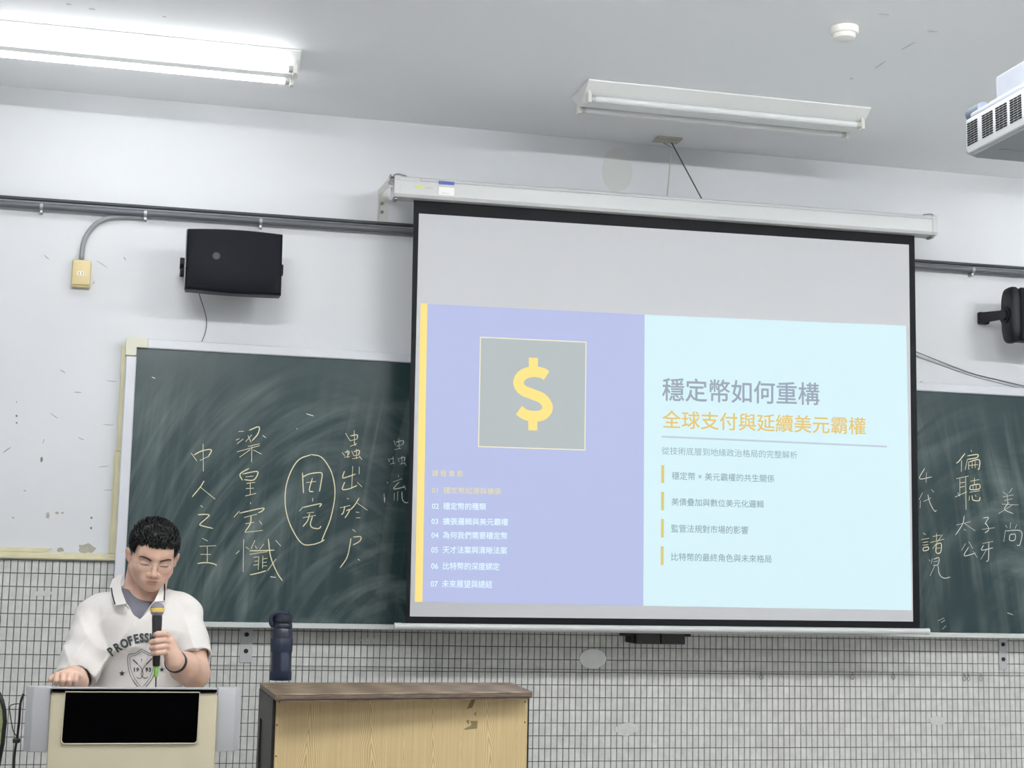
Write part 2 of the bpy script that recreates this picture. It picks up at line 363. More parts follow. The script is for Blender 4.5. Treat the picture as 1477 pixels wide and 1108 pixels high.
# chalk writing: every stroke a thin raised ribbon of chalk
m_chalk = mat('cream chalk', rgb(214, 208, 172), 0.95, var=0.16, scale=220)
m_chalk2 = mat('pale chalk', rgb(196, 200, 190), 0.95, var=0.16, scale=220)
CH = [
 (255, 600, 4.432, m_chalk, [
  [[(168,178),(170,355)],[(92,238),(128,288)],[(110,250),(150,228),(200,215),(222,222),(200,262)],[(148,285),(205,258)]],
  [[(175,415),(150,455),(98,518)],[(150,455),(245,532)]],
  [[(152,572),(165,584)],[(135,632),(190,630),(205,640),(150,690),(160,702),(232,720)]],
  [[(162,782),(198,800)],[(145,834),(252,830)],[(152,885),(218,886)],[(132,944),(180,938),(230,944),(256,956)],[(195,835),(195,940)]],
  [[(396,100),(428,98)],[(378,155),(400,145)],[(385,178),(425,148)],[(462,92),(525,70),(518,115),(480,160)],[(440,165),(480,120)],[(455,125),(475,170)],[(548,124),(570,140)],[(455,195),(530,178)],[(385,230),(530,190)],[(480,195),(478,296)],[(400,265),(470,215)],[(490,218),(542,245)]],
  [[(462,335),(405,372),(420,412)],[(420,372),(505,355),(518,370),(490,410),(430,408)],[(440,390),(490,385)],[(445,432),(500,425)],[(442,465),(492,462)],[(438,512),(508,495)],[(470,425),(470,500)]],
  [[(470,552),(474,564)],[(365,648),(400,608)],[(400,622),(548,590),(545,608),(520,620)],[(430,650),(512,628)],[(438,690),(495,680)],[(475,640),(470,690),(435,742)],[(435,745),(550,732)],[(528,672),(545,694)]],
  [[(428,790),(424,998)],[(378,882),(400,862)],[(440,838),(462,852)],[(500,795),(475,850)],[(500,830),(512,848)],[(556,818),(530,855)],[(465,862),(540,862),(625,858)],[(465,885),(580,868)],[(585,785),(600,900),(640,1000),(676,1055)],[(632,795),(665,832)],[(635,915),(580,990)],[(525,900),(520,985)],[(550,895),(548,975)],[(490,905),(525,900)],[(495,930),(520,927)],[(490,955),(522,950)],[(550,915),(580,910)],[(550,938),(575,935)],[(550,960),(575,957)],[(468,1016),(520,1005),(572,990)]],
 ]),
 (410, 610, 5.037, m_chalk, [
  [[(200,230),(110,265),(50,350),(12,470),(8,600),(35,720),(90,830),(140,883),(200,885),(255,870),(292,850)],[(195,230),(270,250),(335,340),(365,450),(365,560),(335,700),(295,800),(272,858)]],
  [[(133,362),(136,440),(140,512)],[(133,395),(180,372),(245,362),(275,370),(268,430),(256,500)],[(160,435),(232,425)],[(205,400),(182,490),(212,500)]],
  [[(208,545),(206,572)],[(110,642),(135,612)],[(135,615),(200,600),(268,588),(255,612)],[(165,655),(215,650)],[(135,690),(230,672)],[(185,660),(170,710),(135,755)],[(205,680),(190,735),(205,762),(250,768),(268,750)]],
  [[(445,75),(480,132)],[(480,95),(530,88),(528,115)],[(480,130),(530,118)],[(508,55),(512,165)],[(478,172),(528,150)],[(505,140),(520,165)],[(420,215),(440,240)],[(440,215),(470,208),(465,235)],[(458,195),(462,255)],[(435,250),(475,245)],[(490,205),(505,238)],[(505,210),(545,200),(540,235)],[(505,240),(545,232)],[(525,190),(525,262)],[(495,262),(550,250)],[(545,240),(565,268)]],
  [[(498,315),(490,480)],[(438,350),(425,390),(435,400),(520,372)],[(545,320),(545,372)],[(440,430),(425,465),(425,485),(470,480),(530,455)],[(530,432),(565,465)]],
  [[(455,550),(470,552)],[(405,618),(480,600)],[(440,605),(430,650),(415,668)],[(450,640),(475,630),(462,660),(440,692)],[(545,545),(510,600),(480,632)],[(525,580),(605,635)],[(520,648),(545,652)],[(522,690),(552,690)]],
  [[(495,775),(520,792)],[(500,830),(555,828),(548,860),(500,888)],[(485,838),(475,900),(455,980),(405,1055)],[(535,990),(550,1000)]],
 ]),
 (410, 610, 5.037, m_chalk2, [
  [[(795,128),(810,165)],[(810,140),(865,130),(860,160)],[(832,115),(835,190)],[(815,170),(855,160)],[(800,195),(850,185)],[(755,262),(765,285)],[(765,265),(795,258)],[(790,245),(792,300)],[(770,300),(805,290)],[(825,255),(835,285)],[(835,260),(875,250),(870,280)],[(855,240),(855,300)],[(840,300),(880,290)],[(872,290),(885,310)]],
  [[(748,430),(752,440)],[(725,515),(728,575)],[(728,580),(732,545)],[(828,378),(832,395)],[(790,430),(860,405)],[(835,430),(795,480),(880,465)],[(865,455),(885,485)],[(800,510),(798,565)],[(825,500),(822,565)],[(855,500),(858,555),(880,580),(905,577)]],
 ]),
 (1315, 640, 3.957, m_chalk2, [
  [[(75,140),(45,200),(115,190)],[(85,165),(82,222)]],
  [[(62,280),(42,320)],[(50,325),(48,370)],[(68,330),(110,310)],[(92,290),(105,340),(130,385),(142,380)],[(112,262),(128,278)]],
  [[(98,662),(105,672)],[(118,655),(112,685)],[(125,660),(155,652),(150,690),(122,695)],[(125,675),(150,670)],[(130,700),(105,755)],[(150,695),(158,745),(185,768),(220,762)]],
  [[(255,465),(335,445)],[(300,412),(290,460),(250,522)],[(300,455),(362,498)],[(298,488),(310,496)]],
  [[(308,570),(285,610)],[(325,560),(350,600)],[(325,590),(300,640),(365,625)],[(350,615),(375,650)]],
  [[(408,425),(438,422),(420,455),(430,460)],[(425,455),(440,490),(418,510)],[(400,490),(475,480)]],
  [[(405,570),(465,558)],[(410,580),(400,608),(465,595)],[(440,562),(438,660),(425,672)],[(430,600),(395,660)]],
  [[(520,275),(540,290)],[(575,255),(555,282)],[(520,305),(580,292)],[(528,325),(575,315)],[(545,285),(548,340)],[(515,345),(610,350)],[(555,335),(530,375),(580,400)],[(575,350),(495,400)]],
  [[(565,450),(562,485)],[(535,465),(545,480)],[(600,462),(590,485)],[(535,495),(525,560)],[(535,498),(625,500),(618,575),(600,580)],[(560,520),(590,518),(588,550),(560,552),(560,520)]],
  [[(150,1012),(185,995)],[(168,1022),(190,1008)],[(175,1060),(195,1040)]],
 ]),
 (1315, 640, 3.957, m_chalk, [
  [[(65,510),(80,520)],[(55,548),(100,540)],[(62,565),(95,560)],[(62,580),(95,576)],[(65,595),(68,612),(95,605),(93,590),(65,595)],[(120,530),(165,522)],[(142,512),(142,555)],[(105,565),(185,545)],[(175,520),(120,600)],[(140,575),(168,570),(165,620),(140,622),(140,575)],[(142,598),(165,595)]],
  [[(305,55),(270,100),(255,112)],[(285,95),(283,160)],[(338,35),(342,48)],[(318,70),(375,62),(372,80),(318,90)],[(318,90),(305,150)],[(325,105),(385,92),(385,140),(378,148)],[(325,105),(325,148)],[(345,105),(345,140)],[(362,100),(362,140)],[(325,125),(380,120)]],
  [[(255,200),(325,185)],[(275,200),(275,290)],[(308,190),(310,378)],[(275,225),(305,220)],[(275,250),(305,243)],[(248,305),(315,275)],[(262,280),(275,300)],[(335,215),(385,205)],[(358,195),(358,235)],[(335,240),(385,232),(385,258),(335,262),(335,240)],[(350,240),(350,260)],[(368,236),(368,258)],[(330,278),(390,268)],[(330,298),(328,325)],[(345,295),(350,322),(385,325),(390,305)],[(362,292),(368,304)]],
 ]),
]
for ox, oy, s, m, chars in CH:
    for strokes in chars:
        bm = BM()
        for st in strokes:
            P = [W(ox+x/s, oy+y/s, BY-0.0008) for x, y in st]
            if len(P) > 2: P = catmull(P, 5)
            big = len(st) > 7
            ribbon(bm, P, 0.0042 if m is m_chalk else 0.0036)
        obj('chalk_character', bm, m, root)
for a in ([(219, 544), (224, 546)], [(442, 597), (452, 600)], [(428, 618), (429, 619)], [(1453, 884), (1461, 887)], [(390, 832), (398, 833)]):
    bm = BM(); ribbon(bm, [W(x, y, BY-0.0008) for x, y in a], 0.006); obj('chalk_smudge', bm, m_chalk2, root)
# brackets under the ledge
m_brk = mat('galvanised bracket', rgb(186, 187, 188), 0.5, metal=0.3, var=0.05, scale=20)
m_black = mat('black hole', rgb(14, 14, 15), 0.6)
def bracket(px, py0, py1, w, label):
    c = W(px, py1, -0.006); t = W(px, py0, -0.006)
    r = thing('ledge_bracket', label, 'bracket', (c.x, -0.006, c.z), 'steel brackets under the chalkboard ledge')
    bm = BM(); box(bm, (c.x-w/2, -0.009, c.z), (c.x+w/2, -0.0052, BZ0-0.024), 0.001)
    obj('plate', bm, m_brk, r)
    for q in (0.33, 0.80):
        z = c.z+(BZ0-0.024-c.z)*q; bm = BM(); cyl(bm, (c.x, -0.012, z), (c.x, -0.009, z), 0.0095, 14); obj('screw', bm, m_black, r)
bracket(354, 907, 956, 0.050, 'flat grey steel bracket with two black screws under the chalkboard ledge, behind the speaker')
bracket(1447, 923, 966, 0.042, 'flat grey steel bracket with two black screws under the right end of the chalkboard ledge')
# little dark box under the ledge
c0 = W(950, 929, -0.07); c1 = W(985, 912, -0.07); cl = W(915, 929, -0.07)
r = thing('chalk_drawer', 'small dark chalk drawer box hanging under the middle of the chalkboard ledge', 'box', (c0.x, -0.06, c0.z))
m_dk = mat('dark drawer', rgb(64, 64, 66), 0.6)
bm = BM(); box(bm, (cl.x, -0.10, c0.z), (c0.x-0.003, -0.008, BZ0-0.024), 0.002); obj('drawer_front', bm, m_dk, r)
bm = BM(); box(bm, (c0.x+0.002, -0.10, c0.z), (c1.x, -0.008, BZ0-0.024), 0.002); obj('drawer_front', bm, m_dk, r)
bm = BM(); box(bm, (cl.x-0.022, -0.085, c0.z+0.004), (cl.x-0.004, -0.008, BZ0-0.024), 0.002); box(bm, (cl.x-0.05, -0.09, BZ0-0.034), (c1.x+0.03, -0.008, BZ0-0.0225), 0.001)
obj('hanger', bm, m_black, r)
# oval plaster patch on the tiles, built as a thin raised disc
p = W(855, 950.5, -0.006); rx = 0.061; rz = 0.043
bm = BM(); pts = [(p.x+rx*math.cos(a), -0.006, p.z+rz*math.sin(a)) for a in [2*PI*k/40 for k in range(40)]]
prism(bm, pts, (0, -0.003, 0), bev=0.0008)
tag(obj('plaster_patch', bm, mat('pale plaster patch', rgb(226, 229, 227), 0.7, var=0.04, scale=20), loc=(p.x, -0.006, p.z)), 'pale oval plaster patch on the tiles below the projection screen', 'plaster patch')
# wire with curtain rings across the tiles
m_wire = mat('grey wire', rgb(92, 92, 94), 0.5, metal=0.5)
P = [W(x, y, -0.013) for x, y in ((300, 958.8), (520, 961.5), (740, 964.9), (1100, 969.0), (1440, 970.4), (1500, 970.8))]
za = P[0].z
bm = BM(); tube(bm, [(P[0].x, -0.013, P[1].z)]+[(q.x, -0.013, q.z) for q in P[1:]]+[(4.6, -0.013, P[-1].z)], 0.0013, 6)
for k in (P[0].x, 4.58): cyl(bm, (k, -0.013, P[1].z if k < 1 else P[-1].z), (k, -0.003, P[1].z if k < 1 else P[-1].z), 0.003, 8)
tag(obj('curtain_wire', bm, m_wire, loc=(2, -0.013, za)), 'thin grey wire stretched across the tiled wall under the chalkboard', 'wire')
rl = ['second single ring from the left hanging on the curtain wire', 'ring hanging alone below the right half of the screen on the curtain wire', 'larger of the paired rings hooked on the curtain wire left of the right bracket', 'smaller twisted ring hooked beside its pair on the curtain wire', 'ring nearest the right bracket on the curtain wire']
rl = ['small ring on the curtain wire below the middle of the screen, leftmost of the rings', 'small ring on the curtain wire, second from the left', 'small ring on the curtain wire, third from the left', 'small ring touching its neighbour on the curtain wire, fourth from the left', 'small open ring touching its neighbour on the curtain wire, fifth from the left', 'small ring on the curtain wire closest to the right ledge bracket']
for k, (x, y) in enumerate([(1098, 977), (1229.5, 977), (1288.5, 977), (1391, 979), (1397, 979), (1415, 979)]):
    c = W(x, y, -0.0135); bm = BM()
    tube(bm, [(c.x+0.0075*math.cos(a), -0.0135, c.z+0.010*math.sin(a)) for a in [2*PI*q/16 for q in range(16)]], 0.0012, 6, closed=True)
    zt_ = W(x, y-7, -0.0135).z
    tube(bm, [(c.x, -0.0135, c.z+0.010), (c.x+0.004, -0.0135, c.z+0.016), (c.x-0.003, -0.0135, zt_+0.002), (c.x-0.004, -0.0135, zt_-0.003)], 0.0013, 6)
    tag(obj('curtain_ring', bm, m_wire, loc=(c.x, -0.0135, c.z)), rl[k], 'ring', 'rings hanging on the curtain wire')
# ------------------------------------------------------------------ conduits
m_pipe = mat('grey pvc conduit', rgb(92, 94, 101), 0.4, var=0.04, scale=5)
m_pipe2 = mat('dark conduit', rgb(54, 56, 62), 0.5)
m_clip = mat('zinc clip', rgb(170, 172, 176), 0.4, metal=0.6)
def zline(p, q, y): a = W(*p, y); b = W(*q, y); return a, b
def conduit(p, q, y, rad, m, label, name='conduit', clips=()):
    a, b = zline(p, q, y); s = (b.z-a.z)/(b.x-a.x)
    x0, x1 = XL+0.02, XR-0.02
    r = thing(name, label, 'conduit', (a.x, y, a.z), 'conduits running along the wall')
    f = lambda x: Vector((x, y, a.z+s*(x-a.x)))
    bm = BM(); tube(bm, [f(x0+(x1-x0)*k/8) for k in range(9)], rad, 12); obj('pipe', bm, m, r, True)
    for (cx, cy) in clips:
        c = f(W(cx, cy, y).x); bm = BM(); tube(bm, [c-Vector((0.006, 0, 0)), c+Vector((0.006, 0, 0))], rad*1.12, 14)
        box(bm, (c.x-0.006, y, c.z-rad-0.014), (c.x+0.006, -0.0045, c.z-rad*0.7), 0.001)
        obj('clip', bm, m_clip, r)
    return f
fA = conduit((0, 284), (1477, 387.0), -0.030, 0.0080, m_pipe2, 'thinner dark conduit, upper of the two pipes along the white wall')
fB = conduit((0, 293.5), (1477, 394.5), -0.036, 0.0143, m_pipe, 'thicker grey conduit, lower of the two pipes along the white wall', clips=((210, 306), (376, 322), (1403, 390), (60, 298)))
bm = BM(); pts = [W(x, y, -0.020) for x, y in ((207, 314), (180, 313), (158, 314), (140, 322), (127, 336), (120, 352), (117.5, 374))]
tube(bm, catmull(pts, 5), 0.0098, 12)
tag(obj('branch_conduit', bm, mat('light grey flexible conduit', rgb(146, 149, 152), 0.4), smooth=True, loc=pts[-1]), 'light grey bent conduit curving down from the pipes to the cream outlet', 'conduit')
# outlet
a = W(104.5, 373, -0.05); b = W(129.5, 414, -0.05)
r = thing('wall_outlet', 'cream surface-mounted power outlet box at the end of the bent conduit', 'outlet', ((a.x+b.x)/2, -0.0045, b.z))
m_out = mat('cream plastic', rgb(218, 200, 150), 0.35)
bm = BM(); box(bm, (a.x, -0.036, b.z), (b.x, -0.0042, a.z), 0.004, seg=2); obj('back_box', bm, m_out, r, True, 40)
bm = BM(); box(bm, (a.x+0.002, -0.043, b.z+0.008), (b.x-0.001, -0.036, a.z-0.002), 0.004, seg=2); fc = obj('faceplate', bm, m_out, r, True, 40)
cx, cz = (a.x+b.x)/2, (a.z+b.z)/2-0.001
bm = BM(); box(bm, (cx-0.016, -0.0445, cz-0.009), (cx+0.012, -0.043, cz+0.009), 0.001); sk = obj('socket', bm, mat('white socket', rgb(236, 228, 208), 0.4), r)
for q in (-0.009, 0.003):
    bm = BM(); box(bm, (cx+q, -0.0449, cz-0.006), (cx+q+0.0022, -0.0444, cz+0.005)); obj('slot', bm, m_black, sk)

# ------------------------------------------------------------------ ceiling lights
m_enam = mat('white enamel', rgb(232, 234, 232), 0.35)
m_tubeoff = mat('unlit fluorescent tube', rgb(226, 228, 228), 0.2, coat=0.3)
m_tubeon = mat('lit fluorescent tube', rgb(255, 255, 255), 0.3, emit=(0.975, 0.99, 1, 1), estr=TUBE_E)
m_cap = mat('tube end cap', rgb(190, 192, 190), 0.3, metal=0.5)
m_sock = mat('lamp holder plastic', rgb(226, 226, 218), 0.4)
m_tubefr = mat('dimmed lit fluorescent tube', rgb(255, 255, 255), 0.3, emit=(0.975, 0.99, 1, 1), estr=TUBE_FRONT)
m_tuberr = mat('rear lit fluorescent tube', rgb(255, 255, 255), 0.3, emit=(0.975, 0.99, 1, 1), estr=TUBE_REAR)
y_front = lambda y: y > -1.0
def fixture(x0, x1, yn, yf, lit, label):
    r = thing('ceiling_light', label, 'ceiling light', ((x0+x1)/2, (yn+yf)/2, ZC), 'fluorescent ceiling lights')
    yc = (yn+yf)/2; hw = (yf-yn)/2; zt = ZC-0.001
    bm = BM()
    prof = [(-hw, 0), (-hw+0.001, -0.006), (-0.035, -0.062), (-0.026, -0.068), (0.026, -0.068), (0.035, -0.062), (hw-0.001, -0.006), (hw, 0)]
    prism(bm, [(x0, yc+p, zt+q) for p, q in prof], (x1-x0, 0, 0))
    obj('reflector', bm, m_enam, r)
    for s in (-1, 1):
        ty = yc+s*0.073; tz = zt-0.064
        bm = BM(); cyl(bm, (x0+0.035, ty, tz), (x1-0.035, ty, tz), 0.0132, 16); t = obj('tube', bm, (m_tubefr if y_front(yn) else m_tubeon if yn > -4.5 else m_tuberr) if lit else m_tubeoff, r, True, 40)
        bm = BM(); cyl(bm, (x0+0.026, ty, tz), (x0+0.044, ty, tz), 0.0138, 16); obj('end_cap', bm, m_cap, t, True, 40); bm = BM(); cyl(bm, (x1-0.044, ty, tz), (x1-0.026, ty, tz), 0.0138, 16); obj('end_cap', bm, m_cap, t, True, 40)
        for xx in (x0+0.010, x1-0.026):
            bm = BM(); box(bm, (xx, ty-0.017, tz-0.020), (xx+0.016, ty+0.017, tz+0.020), 0.003); box(bm, (xx+0.003, ty-0.010, tz+0.018), (xx+0.013, ty+0.010, zt-0.02), 0.001)
            obj('lamp_holder', bm, m_sock, r)
fixture(-0.735, 0.502, -0.800, -0.560, True, 'lit fluorescent ceiling light with glowing tubes at the top left')
for fx, fy, wh in ((-0.12, -3.4, 'left light of the middle row'), (2.27, -3.4, 'centre light of the middle row'), (4.66, -3.4, 'right light of the middle row'), (4.66, -0.68, 'in the front row beyond the right edge'), (-0.12, -6.1, 'left light of the rear row'), (2.27, -6.1, 'centre light of the rear row'), (4.66, -6.1, 'right light of the rear row')):
    fixture(fx-0.62, fx+0.62, fy-0.125, fy+0.125, True, 'lit fluorescent ceiling light, '+wh)
fixture(1.655, 2.895, -0.806, -0.553, False, 'unlit twin-tube fluorescent ceiling light above the projection screen')

# smoke detector
c = G(1218, 40, ZC)
r = thing('smoke_detector', 'round white smoke detector on the ceiling', 'smoke detector', (c.x, c.y, ZC))
m_sd = mat('smoke detector plastic', rgb(236, 235, 228), 0.4)
sx = (G(1240, 48, ZC)-G(1199, 48, ZC)).length/2
bm = BM(); lathe(bm, [(sx*0.9, -0.026), (sx*1.0, -0.018), (sx*1.0, -0.001)], c, 36); obj('base', bm, m_sd, r, True, 40)
bm = BM(); lathe(bm, [(sx*0.60, -0.046), (sx*0.74, -0.042), (sx*0.80, -0.030), (sx*0.80, -0.026)], c, 36); obj('sensor_cap', bm, m_sd, r, True, 40)

# ------------------------------------------------------------------ projection screen
SY = -0.30
root = thing('projection_screen', 'pull-down projection screen with white housing and black-bordered fabric', 'projection screen', (2.2, SY, 1.35))
m_house = mat('white screen housing', rgb(198, 200, 200), 0.35, coat=0.1)
m_blk = mat('black screen border', rgb(11, 13, 18), 0.6, spec=0.2)
m_fab = mat('white screen fabric', rgb(194, 195, 198), 0.7)
a, b = W(578, 252, SY-0.05), W(1345, 309.5, SY-0.05); a2, b2 = W(578, 284.5, SY-0.05), W(1345, 336.5, SY-0.05)
hh = 0.092
def zz(x, dz): return a.z+(b.z-a.z)*(x-a.x)/(b.x-a.x)+dz
bm = BM()
prof = [(-0.050, -0.026), (-0.050, -hh+0.012), (-0.040, -hh), (0.035, -hh), (0.045, -hh+0.010), (0.045, -0.012), (0.034, 0), (-0.028, 0), (-0.046, -0.008), (-0.0475, -0.024)]
P0 = [Vector((a.x, SY+p, zz(a.x, q))) for p, q in prof]
prism(bm, P0, (b.x-a.x, 0, b.z-a.z)); hs = obj('housing', bm, m_house, root)
bm = BM(); sL = lambda t: Vector((a.x+(b.x-a.x)*t, 0, zz(a.x+(b.x-a.x)*t, 0)))
tube(bm, [sL(0.035)+Vector((0, SY-0.0475, -0.0155)), sL(0.999)+Vector((0, SY-0.0475, -0.0155))], 0.0052, 8); obj('housing_lip', bm, m_house, root, True, 40)
for s, x in ((-1, a.x), (1, b.x)):
    bm = BM(); prism(bm, [Vector((x, SY+p*1.08, zz(x, q*1.05+0.003))) for p, q in prof], (s*0.026, 0, 0), bev=0.002); obj('end_cap', bm, m_house, root)
    bm = BM(); box(bm, (x+s*0.004, SY-0.03, zz(x, -hh-0.010)), (x+s*0.02, SY+0.02, zz(x, -hh-0.002)), 0.002)
    tube(bm, catmull([(x-s*0.03, SY-0.02, zz(x, 0.004)), (x+s*0.012, SY-0.02, zz(x, 0.010)), (x+s*0.034, SY-0.02, zz(x, -0.006))], 4), 0.003, 6)
    obj('cap_lug', bm, mat('grey metal', rgb(140, 142, 140), 0.4, metal=0.5), root)
# labels on the housing
def stick(p0, p1, name, m, y=SY-0.0505, th=0.0006):
    A = W(*p0, y); B = W(*p1, y); bm = BM(); s = (b.z-a.z)/(b.x-a.x)
    prism(bm, [(A.x, y, A.z), (B.x, y, A.z+s*(B.x-A.x)), (B.x, y, B.z), (A.x, y, B.z-s*(B.x-A.x))], (0, -th, 0)); return obj(name, bm, m, root)
stick((598.5, 267.5), (611, 272), 'green_label', mat('lime label', rgb(206, 214, 120), 0.5))
stick((613.5, 270.5), (625, 272.2), 'printed_label', mat('grey print', rgb(168, 174, 168), 0.5))
st = stick((633, 269.5), (655, 282.5), 'white_label', mat('white label', rgb(238, 236, 232), 0.5))
bm = BM(); A = W(637, 278.2, SY-0.0514); B = W(648, 279.6, SY-0.0514); box(bm, (A.x, SY-0.0518, B.z), (B.x, SY-0.0512, A.z)); obj('print_line', bm, mat('grey print', rgb(168, 174, 168), 0.5), st)
stick((633, 260.8), (655, 267.2), 'blue_label', mat('blue label', rgb(70, 88, 168), 0.4), y=SY-0.0535)
# fabric
bm = BM(); quadpx(bm, [(597, 282), (1319, 334), (1327, 908.5), (585.5, 900)], SY, 0.003); obj('fabric_border', bm, m_blk, root)
bm = BM(); quadpx(bm, [(604.3, 308), (1311, 353), (1317, 896.7), (591.2, 889.3)], SY-0.0012, 0.001); obj('fabric', bm, m_fab, root)
A, B = W(570, 903.7, SY), W(1338.5, 911.0, SY)
bm = BM(); tube(bm, [A, B], 0.0135, 16); obj('bottom_bar', bm, m_house, root, True, 40)
bm = BM(); tube(bm, [A-Vector((0.004, 0, 0)), A+Vector((0.025, 0, 0))], 0.0152, 16); obj('bar_cap', bm, m_house, root, True, 40); bm = BM(); tube(bm, [B-Vector((0.012, 0, 0)), B+Vector((0.004, 0, 0))], 0.0148, 16); obj('bar_cap', bm, m_house, root, True, 40)
# wall bracket
m_wb = mat('white bracket', rgb(206, 207, 200), 0.4)
r = thing('screen_bracket', 'white angled steel bracket holding the left end of the screen housing', 'bracket', (0.92, -0.01, 3.0))
x0 = W(544.5, 300, -0.006).x; x1 = W(559, 300, -0.006).x
zt1 = W(551, 281, -0.006).z; zb1 = W(551, 321, -0.006).z; zh = zz(a.x, -0.01)
bm = BM(); box(bm, (x0, -0.0085, zb1), (x1, -0.0042, zt1+0.02), 0.001); obj('wall_leg', bm, m_wb, r)
bm = BM(); prism(bm, [(x0, -0.006, zt1+0.02), (x0, -0.006, zb1), (x0, -0.022, zb1), (x0, -0.022, zt1-0.01), (x0, SY, zh-0.035), (x0, SY-0.03, zh), (x0, SY+0.02, zh+0.006)], (0.003, 0, 0)); obj('arm', bm, m_wb, r)
bm = BM(); xa = a.x-0.03
box(bm, (x0, SY-0.034, zh-0.045), (xa+0.004, SY-0.030, zh+0.008), 0.001); box(bm, (x0, SY-0.034, zh+0.006), (xa+0.004, SY+0.02, zh+0.009), 0.001); obj('clamp_plate', bm, m_wb, r)
m_bolt = mat('steel bolt', rgb(120, 122, 122), 0.35, metal=0.8)
for (x, y, rr_) in ((551, 293.5, .0075), (551, 306, .0075)):
    c = W(x, y, -0.010); bm = BM(); cyl(bm, (c.x, -0.015, c.z), (c.x, -0.0085, c.z), rr_, 6); obj('bolt', bm, m_bolt, r)
c = W(564, 263, SY-0.036); bm = BM(); cyl(bm, (c.x, SY-0.046, c.z), (c.x, SY-0.030, c.z), 0.011, 6); obj('bolt', bm, m_bolt, r); bm = BM(); cyl(bm, (c.x+.002, SY-0.05, c.z+0.018), (c.x+0.018, SY-0.03, c.z+0.026), 0.0045, 8); cyl(bm, (c.x-.002, SY-0.035, c.z+0.005), (c.x-0.002, SY-0.035, c.z+0.034), 0.0035, 8)
obj('bolt', bm, m_bolt, r)
# ceiling hanger plate with two wires
c = G(963, 200.5, ZC)
r = thing('ceiling_hanger', 'small beige ceiling plate with a hanging strap and a slanting wire above the screen', 'hanger', (c.x, c.y, ZC))
L = G(944, 199, ZC); R = G(984, 203, ZC); hwx = (R.x-L.x)/2
m_hp = mat('beige metal plate', rgb(190, 188, 174), 0.5)
bm = BM(); box(bm, (c.x-hwx+0.008, c.y-0.038, ZC-0.010), (c.x+hwx-0.008, c.y+0.038, ZC-0.0005), 0.002); box(bm, (c.x-hwx, c.y-0.030, ZC-0.016), (c.x+hwx*0.55, c.y+0.020, ZC-0.010), 0.002); obj('plate', bm, m_hp, r)
t0 = G(957, 207, ZC-0.016); e0 = W(962, 283, SY); e0.z = zz(e0.x, 0.002)
bm = BM(); tube(bm, [(t0.x, t0.y, ZC-0.014), (t0.x+0.004, (t0.y+SY)/2, (ZC+e0.z)/2+0.10), e0], 0.0028, 8); obj('strap', bm, mat('pale strap', rgb(176, 176, 172), 0.5), r)
t1 = G(968.5, 206, ZC-0.016); e1 = W(1013, 287, SY); e1.z = zz(e1.x, 0.002)
bm = BM(); tube(bm, [(t1.x, t1.y, ZC-0.014), e1], 0.0030, 8); obj('wire', bm, mat('steel wire', rgb(92, 94, 98), 0.4, metal=0.5), r)

# ------------------------------------------------------------------ the slide: glowing sheets stand in for the projector's light
PY = SY-0.0016
sl = thing('glowing_slide', 'presentation slide of glowing sheets with a lavender left half and pale cyan right half', 'slide', (2.2, PY, 1.45))
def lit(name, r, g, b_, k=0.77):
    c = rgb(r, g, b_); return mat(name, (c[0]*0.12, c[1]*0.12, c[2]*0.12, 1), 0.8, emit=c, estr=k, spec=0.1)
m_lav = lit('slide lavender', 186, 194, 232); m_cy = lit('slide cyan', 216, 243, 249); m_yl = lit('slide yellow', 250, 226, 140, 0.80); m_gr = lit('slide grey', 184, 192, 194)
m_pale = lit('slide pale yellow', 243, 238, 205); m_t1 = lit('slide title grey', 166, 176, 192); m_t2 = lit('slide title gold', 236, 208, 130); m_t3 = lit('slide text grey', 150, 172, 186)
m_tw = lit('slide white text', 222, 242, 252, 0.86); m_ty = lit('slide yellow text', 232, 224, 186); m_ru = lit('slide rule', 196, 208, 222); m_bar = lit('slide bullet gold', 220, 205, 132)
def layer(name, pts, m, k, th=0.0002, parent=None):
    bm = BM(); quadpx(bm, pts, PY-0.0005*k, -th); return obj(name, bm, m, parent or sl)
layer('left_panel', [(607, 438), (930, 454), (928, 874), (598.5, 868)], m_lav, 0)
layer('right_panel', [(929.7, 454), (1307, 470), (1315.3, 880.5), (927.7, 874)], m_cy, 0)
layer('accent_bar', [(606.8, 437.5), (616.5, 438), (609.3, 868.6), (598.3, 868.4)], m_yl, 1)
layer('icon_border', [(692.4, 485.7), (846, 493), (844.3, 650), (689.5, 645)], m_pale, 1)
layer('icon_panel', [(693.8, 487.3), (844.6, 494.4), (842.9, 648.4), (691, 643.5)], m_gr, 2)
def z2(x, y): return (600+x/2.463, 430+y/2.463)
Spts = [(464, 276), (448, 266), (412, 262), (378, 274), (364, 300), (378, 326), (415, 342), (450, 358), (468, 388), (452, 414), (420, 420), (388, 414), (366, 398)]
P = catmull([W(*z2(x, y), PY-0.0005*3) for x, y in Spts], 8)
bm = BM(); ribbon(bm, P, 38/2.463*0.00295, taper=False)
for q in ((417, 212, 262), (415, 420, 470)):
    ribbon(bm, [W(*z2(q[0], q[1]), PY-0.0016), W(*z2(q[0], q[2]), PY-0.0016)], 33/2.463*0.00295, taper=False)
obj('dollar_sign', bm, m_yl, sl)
def text_mesh(body, bold=0.0):
    c = bpy.data.curves.new('t', 'FONT'); c.body = body; c.resolution_u = 3; c.offset = bold
    o = bpy.data.objects.new('t', c); COL.objects.link(o); bpy.context.view_layer.update()
    me = bpy.data.meshes.new_from_object(o.evaluated_get(bpy.context.evaluated_depsgraph_get()))
    bpy.data.objects.remove(o); bpy.data.curves.remove(c)
    return me
